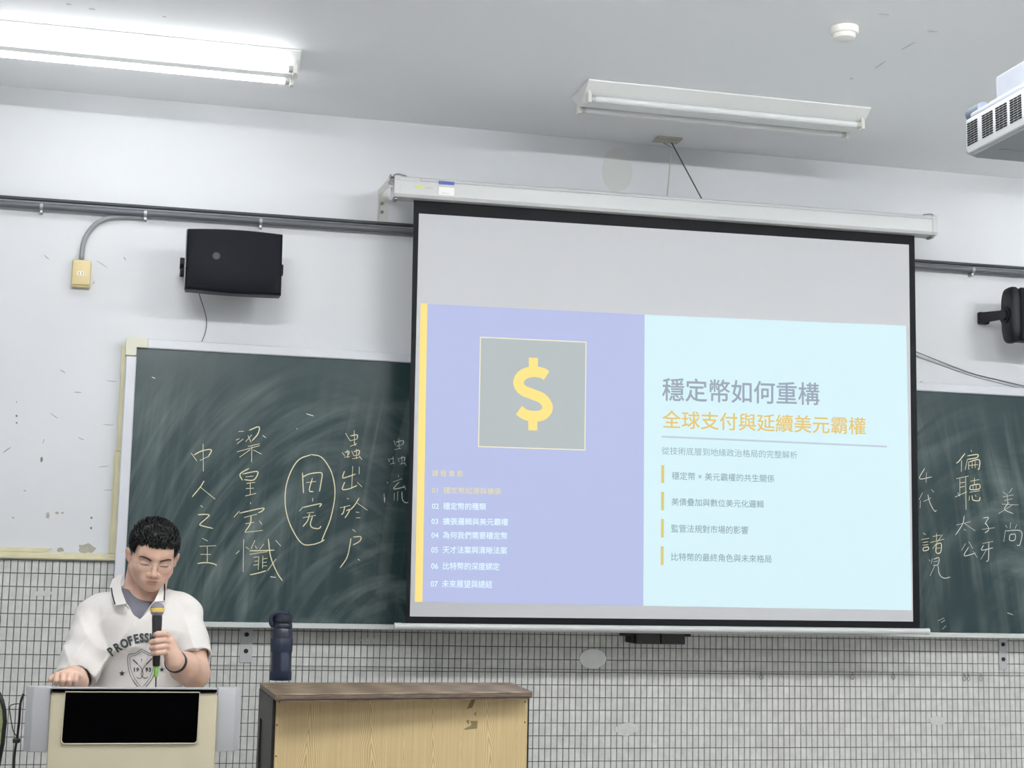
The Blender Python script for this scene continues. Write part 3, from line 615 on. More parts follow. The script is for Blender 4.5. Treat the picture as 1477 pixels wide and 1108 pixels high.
def text_px(name, body, tl, bl, tr, m, k=2, bold=0.0, y=None, parent=None):
    """flat lettering: its bounding box is laid between the points tl, tr (top) and bl (bottom left)"""
    me = text_mesh(body, 0.0)
    if bold > 0:        # heavier strokes: the outline repeated a hair's breadth to each side
        q = bmesh.new()
        for dx, dy in ((-bold, 0), (bold, 0), (0, bold), (0, -bold)):
            t2 = me.copy(); t2.transform(Matrix.Translation((dx, dy, 0))); q.from_mesh(t2); bpy.data.meshes.remove(t2)
        q.to_mesh(me); q.free()
    n = len(me.vertices); co_ = np.empty(n*3); me.vertices.foreach_get('co', co_); co_ = co_.reshape(-1, 3)
    mn = co_.min(0); mx_ = co_.max(0); yy = (PY-0.0005*k) if y is None else y
    A, B, C = W(*tl, yy), W(*bl, yy), W(*tr, yy)
    for v in me.vertices:
        s = (v.co.x-mn[0])/(mx_[0]-mn[0]); t = (mx_[1]-v.co.y)/(mx_[1]-mn[1])
        v.co = A+(C-A)*s+(B-A)*t
    return obj(name, me, m, parent or sl)
T = text_px
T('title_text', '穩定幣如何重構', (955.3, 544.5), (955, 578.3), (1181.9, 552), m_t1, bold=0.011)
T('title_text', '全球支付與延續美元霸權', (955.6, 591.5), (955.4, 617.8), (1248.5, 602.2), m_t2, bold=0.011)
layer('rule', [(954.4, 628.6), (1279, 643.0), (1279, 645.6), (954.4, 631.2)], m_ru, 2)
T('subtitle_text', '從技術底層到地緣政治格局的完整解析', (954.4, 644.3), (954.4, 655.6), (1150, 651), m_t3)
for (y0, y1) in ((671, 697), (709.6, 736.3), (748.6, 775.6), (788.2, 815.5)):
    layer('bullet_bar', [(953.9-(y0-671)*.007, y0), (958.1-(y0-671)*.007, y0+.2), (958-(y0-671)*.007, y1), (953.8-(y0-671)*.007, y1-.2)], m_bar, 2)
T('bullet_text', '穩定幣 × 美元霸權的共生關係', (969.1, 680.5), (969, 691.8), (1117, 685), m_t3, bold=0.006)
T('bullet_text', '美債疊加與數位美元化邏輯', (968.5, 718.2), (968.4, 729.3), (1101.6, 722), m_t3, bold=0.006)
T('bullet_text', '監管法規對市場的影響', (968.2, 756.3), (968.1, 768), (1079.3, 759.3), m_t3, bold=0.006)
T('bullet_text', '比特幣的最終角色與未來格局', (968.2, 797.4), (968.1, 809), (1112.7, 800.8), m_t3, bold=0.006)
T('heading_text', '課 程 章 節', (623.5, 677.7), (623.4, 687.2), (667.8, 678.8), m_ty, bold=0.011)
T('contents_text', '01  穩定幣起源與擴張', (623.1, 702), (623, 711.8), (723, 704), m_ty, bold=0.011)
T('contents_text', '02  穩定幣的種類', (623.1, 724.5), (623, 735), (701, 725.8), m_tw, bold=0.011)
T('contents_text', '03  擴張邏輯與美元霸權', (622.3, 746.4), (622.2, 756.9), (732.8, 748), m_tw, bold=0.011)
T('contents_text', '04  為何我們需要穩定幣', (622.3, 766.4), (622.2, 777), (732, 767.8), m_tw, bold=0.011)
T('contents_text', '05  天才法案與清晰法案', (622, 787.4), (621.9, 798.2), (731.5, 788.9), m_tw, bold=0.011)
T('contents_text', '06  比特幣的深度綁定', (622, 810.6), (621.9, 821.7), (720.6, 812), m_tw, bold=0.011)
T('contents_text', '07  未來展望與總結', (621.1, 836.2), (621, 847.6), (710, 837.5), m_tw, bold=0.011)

# ------------------------------------------------------------------ speakers
m_spk = mat('black speaker cabinet', rgb(17, 19, 26), 0.5, bump=0.1, bscale=400, spec=0.3)
m_grl = mat('black speaker grille', rgb(13, 17, 25), 0.6, bump=0.4, bscale=700, spec=0.2)
m_spl = mat('grey speaker trim', rgb(150, 152, 154), 0.4)
YS = -0.30
c = [W(270.5, 329, YS), W(408.5, 337.5, YS), W(406, 425, YS), W(266.5, 415.5, YS)]
cc = sum(c, Vector())/4
r = thing('wall_speaker', 'black wall speaker mounted sideways above the left part of the chalkboard', 'speaker', (cc.x, -0.15, cc.z), 'black wall speakers')
def barrel(y, gx, bulge, n=10):
    """outline of the cabinet at depth y: long edges bowed outwards"""
    tl, tr, br, bl = [Vector((q.x, y, q.z)) for q in c]; ctr = sum((tl, tr, br, bl), Vector())/4
    out = []
    for p, q in ((tl, tr), (tr, br), (br, bl), (bl, tl)):
        for k in range(n):
            t = k/n; v = p.lerp(q, t)
            bu = bulge*math.sin(PI*t)
            d = (q-p).normalized(); nn = Vector((-d.z, 0, d.x)); nn = nn if nn.dot(v-ctr) > 0 else -nn
            if (q-p).length > 0.3: v = v+nn*bu
            out.append(ctr+(v-ctr)*gx)
    return out
bm = BM(); rings = [(YS+0.02, 1.0, 0.004), (YS+0.10, 0.985, 0.004), (YS+0.19, 0.80, 0.0), (YS+0.20, 0.76, 0.0)]
vr = [[bm.verts.new(p) for p in barrel(*q)] for q in rings]
for i in range(3):
    for k in range(40): bm.faces.new((vr[i][k], vr[i][(k+1) % 40], vr[i+1][(k+1) % 40], vr[i+1][k]))
bm.faces.new(vr[0]); bm.faces.new(vr[-1][::-1]); bmesh.ops.recalc_face_normals(bm, faces=bm.faces[:])
obj('cabinet', bm, m_spk, r, True, 30)
bm = BM(); vr = [[bm.verts.new(p) for p in barrel(*q)] for q in ((YS+0.02, 0.985, 0.008), (YS+0.004, 0.985, 0.008), (YS-0.004, 0.94, 0.006))]
for i in range(2):
    for k in range(40): bm.faces.new((vr[i][k], vr[i][(k+1) % 40], vr[i+1][(k+1) % 40], vr[i+1][k]))
bm.faces.new(vr[2])
bmesh.ops.recalc_face_normals(bm, faces=bm.faces[:]); gr = obj('grille', bm, m_grl, r, True, 60)
bm = BM(); q = W(312, 369, YS-0.004); lathe(bm, [(0.0, 0.002), (0.012, 0.0018), (0.018, 0)], (0, 0, 0), 16)
bm.transform(Matrix.Translation((q.x, YS-0.0035, q.z)) @ Matrix.Rotation(PI/2, 4, 'X')); obj('cone_cap', bm, mat('speaker cone cap', rgb(30, 35, 45), 0.5), gr)
bm = BM(); prism(bm, [(c[0].x-0.004, YS+0.02, c[0].z), (c[0].x-0.004, YS+0.06, c[0].z-0.003), (c[3].x-0.004, YS+0.06, c[3].z+0.003), (c[3].x-0.004, YS+0.02, c[3].z)], (0.012, 0, 0), bev=0.001); obj('side_trim', bm, m_spl, r)
bm = BM(); zc_ = cc.z-0.006
tube(bm, [(c[0].x-0.004, YS+0.09, zc_), (c[0].x-0.022, YS+0.09, zc_)], 0.024, 14); obj('knob', bm, m_spk, r, True, 40); bm = BM(); tube(bm, [(c[1].x-0.004, YS+0.09, zc_), (c[1].x+0.012, YS+0.09, zc_)], 0.024, 14); obj('knob', bm, m_spk, r, True, 40)
bm = BM(); xA, xB = c[0].x-0.016, c[1].x+0.008
pth = [(xA, YS+0.09, zc_), (xA, -0.02, zc_), (xB, -0.02, zc_), (xB, YS+0.09, zc_)]
for p, q in zip(pth[:-1], pth[1:]): box(bm, (min(p[0], q[0])-0.002, min(p[1], q[1])-0.002, zc_-0.018), (max(p[0], q[0])+0.002, max(p[1], q[1])+0.002, zc_+0.018))
box(bm, (cc.x-0.06, -0.03, zc_-0.045), (cc.x+0.06, -0.004, zc_+0.045), 0.003); obj('bracket', bm, m_spk, r)
# its cable
P = catmull([W(286, 417, -0.14), W(289, 430, -0.06), W(295, 448, -0.02), W(298, 464, -0.012), W(296, 480, -0.012), W(290, 495, -0.02)], 5)
bm = BM(); tube(bm, P, 0.0022, 6); tag(obj('speaker_cable', bm, mat('grey cable', rgb(106, 106, 108), 0.5), smooth=True, loc=P[-1]), 'thin grey cable hanging from the left speaker behind the chalkboard frame', 'cable')
# right speaker: seen from its end
YR = -0.27
A = W(1459, 411, YR); B = W(1459, 492, YR); zc2 = (A.z+B.z)/2; hz = (A.z-B.z)/2; x0 = W(1443.5, 450, YR+0.10).x+0.018
r = thing('wall_speaker', 'black wall speaker cut off at the right edge of the picture, with its bracket showing', 'speaker', (x0+0.2, -0.15, zc2), 'black wall speakers')
def endprof(x, k=1.0, dz=0):
    out = []
    for t in range(28):
        a_ = 2*PI*t/28; yy = YR+0.052+0.056*k*math.copysign(abs(math.cos(a_))**0.55, math.cos(a_)); z_ = zc2+hz*k*math.copysign(abs(math.sin(a_))**0.45, math.sin(a_))
        out.append((x, yy, z_))
    return out
bm = BM(); xs = [(x0-0.018, 0.80), (x0-0.010, 0.95), (x0, 1.0), (x0+0.016, 1.0), (x0+0.018, 0.955), (x0+0.38, 0.955), (x0+0.385, 1.0), (x0+0.40, 0.9)]
vr = [[bm.verts.new(p) for p in endprof(*q)] for q in xs]
for i in range(len(xs)-1):
    for k in range(28): bm.faces.new((vr[i][k], vr[i][(k+1) % 28], vr[i+1][(k+1) % 28], vr[i+1][k]))
bm.faces.new(vr[0]); bm.faces.new(vr[-1][::-1]); bmesh.ops.recalc_face_normals(bm, faces=bm.faces[:]); obj('cabinet', bm, m_spk, r, True, 40)
bm = BM(); box(bm, (x0+0.02, YR-0.008, zc2-hz*0.93), (x0+0.375, YR+0.01, zc2+hz*0.93), 0.006); obj('grille', bm, m_grl, r)
k0 = W(1441, 452, YR+0.08)
bm = BM(); tube(bm, [(x0-0.016, YR+0.06, zc2), (x0-0.026, YR+0.06, zc2)], 0.040, 18); tube(bm, [(x0-0.026, YR+0.06, zc2), (x0-0.034, YR+0.06, zc2)], 0.026, 18); obj('knob', bm, m_spk, r, True, 40)
e0 = W(1414, 458, -0.03); bm = BM()
prism(bm, [(x0-0.030, YR+0.05, zc2+0.022), (x0-0.030, YR+0.05, zc2-0.02), (e0.x, -0.02, e0.z-0.026), (e0.x, -0.02, e0.z+0.026)], (0.012, 0.0, 0), bev=0.002)
box(bm, (e0.x-0.002, -0.03, e0.z-0.028), (e0.x+0.05, -0.004, e0.z+0.028), 0.003); obj('bracket', bm, m_spk, r)
bm = BM(); P = catmull([W(1315, 505, -0.03), W(1350, 519, -0.02), (W(1400, 538, -0.012)), W(1440, 548, -0.012), W(1480, 557.5, -0.02), W(1500, 562, -0.02)], 5); tube(bm, P, 0.0024, 6)
tag(obj('speaker_cable', bm, mat('grey cable', rgb(106, 106, 108), 0.5), smooth=True, loc=P[-1]), 'thin grey cable sagging from behind the screen across the wall, upper of two', 'cable', 'cables right of the screen')
bm = BM(); P = catmull([W(1315, 511, -0.012), W(1350, 524, -0.009), W(1400, 541.5, -0.008), W(1440, 552, -0.008), W(1480, 562.5, -0.008)], 5); tube(bm, P, 0.0019, 6)
tag(obj('speaker_cable', bm, mat('light grey cable', rgb(150, 150, 150), 0.5), smooth=True, loc=P[-1]), 'lighter grey cable sagging just below the upper one, right of the screen', 'cable', 'cables right of the screen')

# ------------------------------------------------------------------ projector
YP = -2.90
m_pj = mat('white projector case', rgb(226, 229, 232), 0.35); m_pjd = mat('grey projector underside', rgb(150, 156, 164), 0.45); m_pjs = mat('grey projector top', rgb(196, 200, 208), 0.4)
T0 = W(1393.3, 171, YP); B0 = W(1392, 227, YP); X0 = B0.x; PZ0, PZ1 = B0.z, T0.z; YF = YP; YN = YP-0.36; X1 = X0+0.42
r = thing('projector', 'white ceiling projector with vented side at the top right corner', 'projector', (X0+0.2, YP-0.18, PZ0))
HZ = PZ1-PZ0
bm = BM(); box(bm, (X0+0.003, YN, PZ0+0.008), (X1, YF, PZ1-0.004), 0.006, seg=2)
obj('case', bm, m_pj, r, True, 40)
bm = BM(); prism(bm, [(X0+0.002, YF-0.004, PZ0+0.010), (X0+0.012, YF-0.03, PZ0), (X0+0.012, YN+0.01, PZ0), (X1-0.02, YN+0.01, PZ0), (X1-0.02, YF-0.012, PZ0), (X0+0.03, YF-0.006, PZ0)], (0, 0, 0.010)); box(bm, (X0+0.05, YF-0.10, PZ0-0.0015), (X0+0.13, YF-0.085, PZ0)); obj('underside', bm, m_pjd, r)
bm = BM(); box(bm, (X0+0.012, YN+0.01, PZ1-0.004), (X1-0.01, YF-0.006, PZ1+0.014), 0.006); box(bm, (X0+0.03, YN+0.01, PZ1+0.014), (X1-0.03, YF-0.07, PZ1+0.026), 0.004); obj('lid', bm, m_pjs, r)
# side vent: a panel pierced by rows of slots
sy = YF-0.012; cols = []; y = sy
groups = [(3, 0.0175), (3, 0.0180), (3, 0.0185), (3, 0.0185)]
for g, (n, wd_) in enumerate(groups):
    for k in range(n): cols.append((y, y-wd_+0.004)); y -= wd_
    y -= 0.022 if g == 0 else 0.012
for (ya, yb) in cols:
    bm = BM(); nrow = 10; zz0 = PZ0+0.028; dz = (PZ1-0.016-zz0)/nrow
    for k in range(nrow):
        z = zz0+dz*k; box(bm, (X0+0.0005, yb, z), (X0+0.004, ya, z+dz*0.52))
    obj('vent_slot', bm, m_black, r)
bm = BM(); Lc = W(1405, 164.5, YF+0.03); tube(bm, [Lc-Vector((0, 0.05, 0)), Lc+Vector((0, 0.014, 0))], 0.019, 24); obj('lens_ring', bm, mat('dark lens ring', rgb(116, 124, 138), 0.3), r, True, 40)
bm = BM(); box(bm, (X0+0.045, YF-0.24, PZ1+0.026), (X0+0.30, YF-0.085, PZ1+0.092), 0.003); obj('mount_box', bm, mat('grey mount box', rgb(186, 190, 200), 0.4, var=0.05, scale=8), r)
bm = BM(); cyl(bm, (X0+0.2, YF-0.17, PZ1+0.09), (X0+0.2, YF-0.17, ZC-0.01), 0.025, 20); box(bm, (X0+0.13, YF-0.24, ZC-0.012), (X0+0.27, YF-0.10, ZC-0.0005), 0.002); obj('mount_pole', bm, m_pj, r, True, 40)

# ------------------------------------------------------------------ wooden podium desk
DZ = 1.150
fl = G(396.5, 1001, DZ); fr = G(768.5, 997.5, DZ); bl = G(374.5, 984.5, DZ); br = G(737, 984.5, DZ)
r = thing('wooden_podium', 'old wooden podium desk with pale ply front and dark worn sides', 'podium', ((fl.x+br.x)/2, (fl.y+br.y)/2, 0))
def mth(op, a_, b_=None):
    n = nt.nodes.new('ShaderNodeMath'); n.operation = op
    for i_, v in enumerate((a_, b_)):
        if v is None: continue
        if isinstance(v, (int, float)): n.inputs[i_].default_value = v
        else: nt.links.new(v, n.inputs[i_])
    return n.outputs[0]
def wood(name, base, dark, sx, sy, sz, rough, dist=6.0, wsc=1.0):
    m = bpy.data.materials.new(name); m.use_nodes = True; nt = m.node_tree; b = nt.nodes['Principled BSDF']; b.inputs['Roughness'].default_value = rough
    tc = nt.nodes.new('ShaderNodeNewGeometry'); mp = nt.nodes.new('ShaderNodeMapping'); mp.inputs['Scale'].default_value = (sx, sy, sz); nt.links.new(tc.outputs['Position'], mp.inputs[0])
    wv = nt.nodes.new('ShaderNodeTexWave'); wv.wave_type = 'BANDS'; wv.bands_direction = 'X'; wv.inputs['Scale'].default_value = wsc; wv.inputs['Distortion'].default_value = dist; wv.inputs['Detail'].default_value = 3; wv.inputs['Detail Scale'].default_value = 0.9
    nt.links.new(mp.outputs[0], wv.inputs['Vector'])
    n = nt.nodes.new('ShaderNodeTexNoise'); n.inputs['Scale'].default_value = 3; n.inputs['Detail'].default_value = 6; mp2 = nt.nodes.new('ShaderNodeMapping'); mp2.inputs['Scale'].default_value = (sx*1.5, sy*1.5, sz*0.35); nt.links.new(tc.outputs['Position'], mp2.inputs[0]); nt.links.new(mp2.outputs[0], n.inputs['Vector'])
    m1 = nt.nodes.new('ShaderNodeMath'); m1.operation = 'MULTIPLY'; nt.links.new(wv.outputs['Fac'], m1.inputs[0]); nt.links.new(n.outputs['Fac'], m1.inputs[1])
    cr = nt.nodes.new('ShaderNodeValToRGB'); cr.color_ramp.elements[0].position = 0.05; cr.color_ramp.elements[1].position = 0.55
    cr.color_ramp.elements[0].color = base; cr.color_ramp.elements[1].color = dark
    nt.links.new(m1.outputs[0], cr.inputs['Fac']); nt.links.new(cr.outputs['Color'], b.inputs['Base Color']); MATS[name] = m; return m
m_ply = bpy.data.materials.new('pale ply'); m_ply.use_nodes = True; nt = m_ply.node_tree; pb = nt.nodes['Principled BSDF']; pb.inputs['Roughness'].default_value = 0.5
tg = nt.nodes.new('ShaderNodeNewGeometry'); ts = nt.nodes.new('ShaderNodeSeparateXYZ'); nt.links.new(tg.outputs['Position'], ts.inputs[0])
def nz(scale, detail=3):
    mp = nt.nodes.new('ShaderNodeMapping'); mp.inputs['Scale'].default_value = scale; nt.links.new(tg.outputs['Position'], mp.inputs[0])
    n = nt.nodes.new('ShaderNodeTexNoise'); n.inputs['Scale'].default_value = 1.0; n.inputs['Detail'].default_value = detail; nt.links.new(mp.outputs[0], n.inputs['Vector']); return n.outputs['Fac']
xx = mth('ADD', ts.outputs[0], mth('MULTIPLY', mth('SUBTRACT', nz((3, 3, 2.0)), 0.5), 0.10))
dxn = mth('PINGPONG', mth('ADD', xx, 0.045), 0.105)          # distance to the nearest heart of the grain
ph_ = mth('ADD', mth('ADD', mth('MULTIPLY', ts.outputs[2], 110.0), mth('MULTIPLY', mth('POWER', dxn, 1.25), 2100.0)), mth('MULTIPLY', nz((9, 9, 7)), 14.0))
ln_ = mth('POWER', mth('ADD', mth('MULTIPLY', mth('SINE', ph_), 0.5), 0.5), 2.0)
fine = nz((160, 160, 3), 4)
fac = mth('ADD', mth('MULTIPLY', ln_, 0.62), mth('MULTIPLY', fine, 0.75))
cr_ = nt.nodes.new('ShaderNodeValToRGB'); cr_.color_ramp.elements[0].position = 0.15; cr_.color_ramp.elements[1].position = 1.0
cr_.color_ramp.elements[0].color = rgb(218, 197, 152); cr_.color_ramp.elements[1].color = rgb(178, 152, 106)
nt.links.new(fac, cr_.inputs['Fac']); nt.links.new(cr_.outputs['Color'], pb.inputs['Base Color'])
m_top = wood('worn brown top', rgb(150, 131, 108), rgb(116, 98, 80), 2, 18, 18, 0.5, 6.0, 1.1)
m_edge = mat('dark edge wood', rgb(96, 82, 70), 0.5, var=0.35, scale=20, stretch=(1, 1, 6))
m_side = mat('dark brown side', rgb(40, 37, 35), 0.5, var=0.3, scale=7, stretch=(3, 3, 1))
quad = [fl, fr, br, bl]; ctr = sum(quad, Vector())/4
def shrink(k, z, d=0.0): return [Vector((ctr.x+(q.x-ctr.x)*k, ctr.y+(q.y-ctr.y)*k, z)) for q in quad]
bm = BM(); prism(bm, shrink(1.0, DZ-0.006), (0, 0, 0.006), bev=0.002); obj('table_top', bm, m_top, r)
bm = BM(); prism(bm, shrink(0.998, DZ-0.0195), (0, 0, 0.0133), bev=0.002); prism(bm, shrink(0.982, DZ-0.026), (0, 0, 0.0055)); obj('top_moulding', bm, m_edge, r)
ex = (fr-fl).normalized(); ey = (bl-fl).normalized(); inn = 0.965
body = [Vector((ctr.x+(q.x-ctr.x)*inn, ctr.y+(q.y-ctr.y)*0.94, 0)) for q in quad]
f0 = G(397.5, 1010, DZ-0.03); f1 = G(761, 1008, DZ-0.03)
b0 = Vector((f0.x, f0.y, 0)); b1 = Vector((f1.x, f1.y, 0)); b3 = b0+(bl-fl)*0.94; b2 = b1+(br-fr)*0.94
for v in (b3, b2): v.z = 0
nrm = Vector(((b1-b0).y, -(b1-b0).x, 0)).normalized()
H = DZ-0.028
bm = BM(); prism(bm, [b0+nrm*0.001+(b1-b0)*0.002+Vector((0, 0, 0.06)), b1+nrm*0.001-(b1-b0)*0.002+Vector((0, 0, 0.06)), b1+nrm*0.001-(b1-b0)*0.002+Vector((0, 0, H)), b0+nrm*0.001+(b1-b0)*0.002+Vector((0, 0, H))], nrm*0.006, bev=0.001); fp = obj('front_panel', bm, m_ply, r)
for (x, y) in ((403, 1013), (399.5, 1046), (398, 1091), (757.5, 1012.5), (757, 1042), (502, 1011), (563, 1010), (620, 1009.5), (729, 1008)):
    d = ray(x, y); t = ((b0+nrm*0.007)-CAM).dot(nrm)/d.dot(nrm); q = CAM+d*t; bm = BM(); tube(bm, [q-nrm*0.002, q+nrm*0.0008], 0.0028, 8); obj('nail', bm, mat('rusty nail', rgb(70, 50, 38), 0.7), fp)
m_ck = mat('scraped ply patch', rgb(132, 116, 84), 0.8, var=0.1, scale=90)
for poly in ([(680, 1009), (686, 1009), (681, 1021), (673, 1023)], [(684, 1030), (687, 1026), (686, 1034)], [(669, 1052), (680, 1046), (678, 1040), (689, 1040), (688, 1051), (670, 1053)], [(672, 1040), (677, 1038), (676, 1046)]):
    P = []
    for (x, y) in poly:
        d = ray(x, y); t = ((b0+nrm*0.0072)-CAM).dot(nrm)/d.dot(nrm); P.append(CAM+d*t)
    bm = BM(); prism(bm, P, nrm*0.0006); obj('scraped_patch', bm, m_ck, fp)
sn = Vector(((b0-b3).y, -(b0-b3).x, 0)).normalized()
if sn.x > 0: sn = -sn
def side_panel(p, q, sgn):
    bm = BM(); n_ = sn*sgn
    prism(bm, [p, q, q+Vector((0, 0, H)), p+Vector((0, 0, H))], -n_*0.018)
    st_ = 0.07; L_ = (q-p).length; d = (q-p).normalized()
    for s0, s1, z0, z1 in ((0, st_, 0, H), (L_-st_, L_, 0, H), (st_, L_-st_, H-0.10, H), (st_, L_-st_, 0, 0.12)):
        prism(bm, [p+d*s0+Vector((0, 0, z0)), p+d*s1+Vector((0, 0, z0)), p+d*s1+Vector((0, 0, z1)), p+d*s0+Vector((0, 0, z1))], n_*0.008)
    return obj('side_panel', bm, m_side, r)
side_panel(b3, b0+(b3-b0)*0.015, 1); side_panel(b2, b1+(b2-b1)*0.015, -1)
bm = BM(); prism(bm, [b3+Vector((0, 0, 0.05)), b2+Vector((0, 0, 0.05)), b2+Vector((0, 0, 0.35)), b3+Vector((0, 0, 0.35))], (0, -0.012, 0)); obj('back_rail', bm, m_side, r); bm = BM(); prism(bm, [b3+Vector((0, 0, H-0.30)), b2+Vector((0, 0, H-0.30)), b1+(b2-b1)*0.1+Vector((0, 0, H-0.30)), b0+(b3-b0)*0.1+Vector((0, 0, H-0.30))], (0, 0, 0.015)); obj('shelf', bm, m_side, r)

# ------------------------------------------------------------------ water bottle
c = G(404.5, 981.5, DZ); c.z = DZ
dd = (c-CAM).length; k = dd/F
r = thing('water_bottle', 'navy blue water bottle with screw lid standing on the wooden podium', 'bottle', c)
RB = 15.0*k; HB = 93.5*k*1.0
m_nv = mat('navy bottle', rgb(15, 24, 47), 0.35, coat=0.2); m_nl = mat('navy lid', rgb(12, 20, 38), 0.45); m_ns = mat('navy silicone', rgb(23, 34, 58), 0.5); m_hl = mat('clear window', rgb(36, 48, 74), 0.12, coat=1.0)
bm = BM(); lathe(bm, [(RB*0.98, 0.0005), (RB*1.02, 0.003), (RB*1.02, HB*0.135)], c, 36); obj('base_boot', bm, m_ns, r, True, 40)
bm = BM(); lathe(bm, [(RB*0.96, HB*0.133), (RB*0.96, HB*0.60), (RB*0.95, HB*0.62), (RB*0.95, HB*0.74), (RB*0.87, HB*0.77)], c, 36); bd = obj('body', bm, m_nv, r, True, 40)
bm = BM(); lathe(bm, [(RB*0.985, HB*0.42), (RB*1.0, HB*0.425), (RB*1.0, HB*0.615), (RB*0.985, HB*0.62)], c, 36); obj('sleeve', bm, m_ns, r, True, 40)
bm = BM()
for a0, z0, z1 in ((-1.15, 0.15, 0.42),):
    prev = None
    for q in range(9):
        a_ = -PI/2-0.10+q*0.10; p0 = c+Vector((RB*0.972*math.cos(a_), RB*0.972*math.sin(a_), HB*z0)); p1 = p0+Vector((0, 0, HB*(z1-z0)))
        v0, v1 = bm.verts.new(p0), bm.verts.new(p1)
        if prev: bm.faces.new((prev[0], v0, v1, prev[1]))
        prev = (v0, v1)
obj('highlight', bm, m_hl, bd)  # paler glossy strip that paints the highlight on to the bottle
bm = BM(); lathe(bm, [(RB*0.86, HB*0.765), (RB*0.90, HB*0.775), (RB*0.90, HB*0.83), (RB*0.84, HB*0.845), (RB*0.90, HB*0.86), (RB*0.92, HB*0.90), (RB*0.88, HB*0.965), (RB*0.70, HB*0.99)], c, 36); ld = obj('lid', bm, m_nl, r, True, 40)
bm = BM(); tube(bm, catmull([c+Vector((-RB*0.85, -RB*0.2, HB*0.80)), c+Vector((-RB*1.1, -RB*0.3, HB*0.86)), c+Vector((-RB*0.95, -RB*0.3, HB*0.965)), c+Vector((-RB*0.2, -RB*0.35, HB*1.0)), c+Vector((RB*0.5, -RB*0.3, HB*0.985))], 5), RB*0.16, 8, flat=1.6); obj('carry_loop', bm, m_ns, ld, True)

# ------------------------------------------------------------------ electronic lectern
YL = -2.35
A = W(73, 994, YL); B = W(315, 994, YL); LZ = W(190, 991.5, YL).z
lx0, lx1 = A.x, B.x; LD = 0.42
m_lc = mat('cream lectern shell', rgb(184, 175, 150), 0.35, coat=0.1); m_lg = mat('light grey lectern wing', rgb(172, 173, 176), 0.35, coat=0.1); m_lb = mat('black glossy panel', rgb(4, 4, 5), 0.6, spec=0.0)
r = thing('electronic_lectern', 'cream and grey electronic lectern with a black front panel, in front of the speaker', 'lectern', ((lx0+lx1)/2, YL+LD/2, 0))
zk = LZ-0.16
bm = BM(); prism(bm, [(lx0, YL, 0.06), (lx0, YL+LD, 0.06), (lx0, YL+LD, zk), (lx0, YL+0.022, LZ-0.014), (lx0, YL, LZ-0.012)], (lx1-lx0, 0, 0), bev=0.010)
obj('shell', bm, m_lc, r, True, 40)
bm = BM(); box(bm, (lx0-0.02, YL-0.03, 0), (lx1+0.02, YL+LD+0.03, 0.07), 0.008); obj('plinth', bm, m_lg, r)
pa = W(94.5, 1000, YL); pb = W(284.5, 1072.5, YL)
poly = []
for (x, z, s) in ((pa.x, LZ-0.0118, 0), (pb.x, LZ-0.0118, 0)): poly.append((x, YL-0.0035, z))
rd = 0.010
for k in range(5): a_ = k/4*PI/2; poly.append((pb.x-rd+rd*math.cos(a_), YL-0.0035, pb.z+rd-rd*math.sin(a_)))
for k in range(5): a_ = PI/2+k/4*PI/2; poly.append((pa.x-0.004+rd+rd*math.cos(a_), YL-0.0035, pb.z+rd-rd*math.sin(a_)))
bm = BM(); prism(bm, poly, (0, 0.005, 0)); pn = obj('display_panel', bm, m_lb, r)
bm = BM(); pp = [Vector(p)+Vector((0, 0.001, 0)) for p in poly]; tube(bm, pp, 0.0022, 6, closed=True); obj('panel_rim', bm, m_lc, r, True)
bm = BM(); prism(bm, [(lx0-0.002, YL-0.006, LZ-0.005), (lx0-0.002, YL-0.006, LZ), (lx0-0.002, YL+0.010, LZ), (lx0-0.002, YL+LD+0.01, zk+0.012), (lx0-0.002, YL+LD+0.01, zk+0.006), (lx0-0.002, YL+0.014, LZ-0.005)], (lx1-lx0-0.002, 0, 0), bev=0.0015); obj('lid', bm, m_lg, r)
bm = BM(); box(bm, (W(75, 996, YL).x, YL-0.004, LZ-0.0115), (W(313, 996, YL).x, YL+0.012, LZ-0.0055)); obj('lid_gap', bm, m_lb, r)
for s, xi, xo, xe in ((-1, lx0, W(46, 1040, YL+0.03).x, W(35, 1040, YL+0.03).x), (1, lx1, W(338, 1040, YL+0.03).x, W(347, 1040, YL+0.03).x)):
    zb_ = W(50, 1085, YL+0.03).z; zt_ = LZ-0.001
    bm = BM(); prism(bm, [(xi, YL+0.018, zb_), (xo, YL+0.024, zb_), (xe, YL+0.050, zb_), (xe, YL+0.062, zb_), (xi, YL+0.062, zb_)], (0, 0, zt_-zb_), bev=0.003); obj('wing', bm, m_lg, r, True, 30)
# dark microphone stub cable beside the lectern
bm = BM(); m_ck2 = mat('black cable rubber', rgb(16, 16, 17), 0.5)
yc_ = YL+0.10
P = catmull([W(34, 1001, yc_), W(29.5, 1015, yc_), W(27.5, 1040, yc_), W(24.5, 1066, yc_), W(21.5, 1085, yc_), W(20, 1110, yc_), W(20, 1180, yc_), W(22, 1400, yc_)], 5)
rc = thing('lectern_cable', 'black cable with a clip hanging down beside the left wing of the lectern', 'cable', P[-1])
tube(bm, P, 0.0032, 8); obj('main_cable', bm, m_ck2, rc, True)
bm = BM(); P = catmull([W(31, 1015, yc_), W(20, 1016, yc_), W(14, 1020, yc_), W(15.5, 1036, yc_), W(19, 1054, yc_), W(24, 1062, yc_)], 5); tube(bm, P, 0.0014, 6); obj('loop_cable', bm, m_ck2, rc, True)
bm = BM(); q0 = W(18.5, 1065, yc_-0.006); q1 = W(28.5, 1072, yc_-0.006); box(bm, (q0.x, yc_-0.009, q1.z), (q1.x, yc_+0.009, q0.z), 0.002); obj('clip', bm, m_ck2, rc)

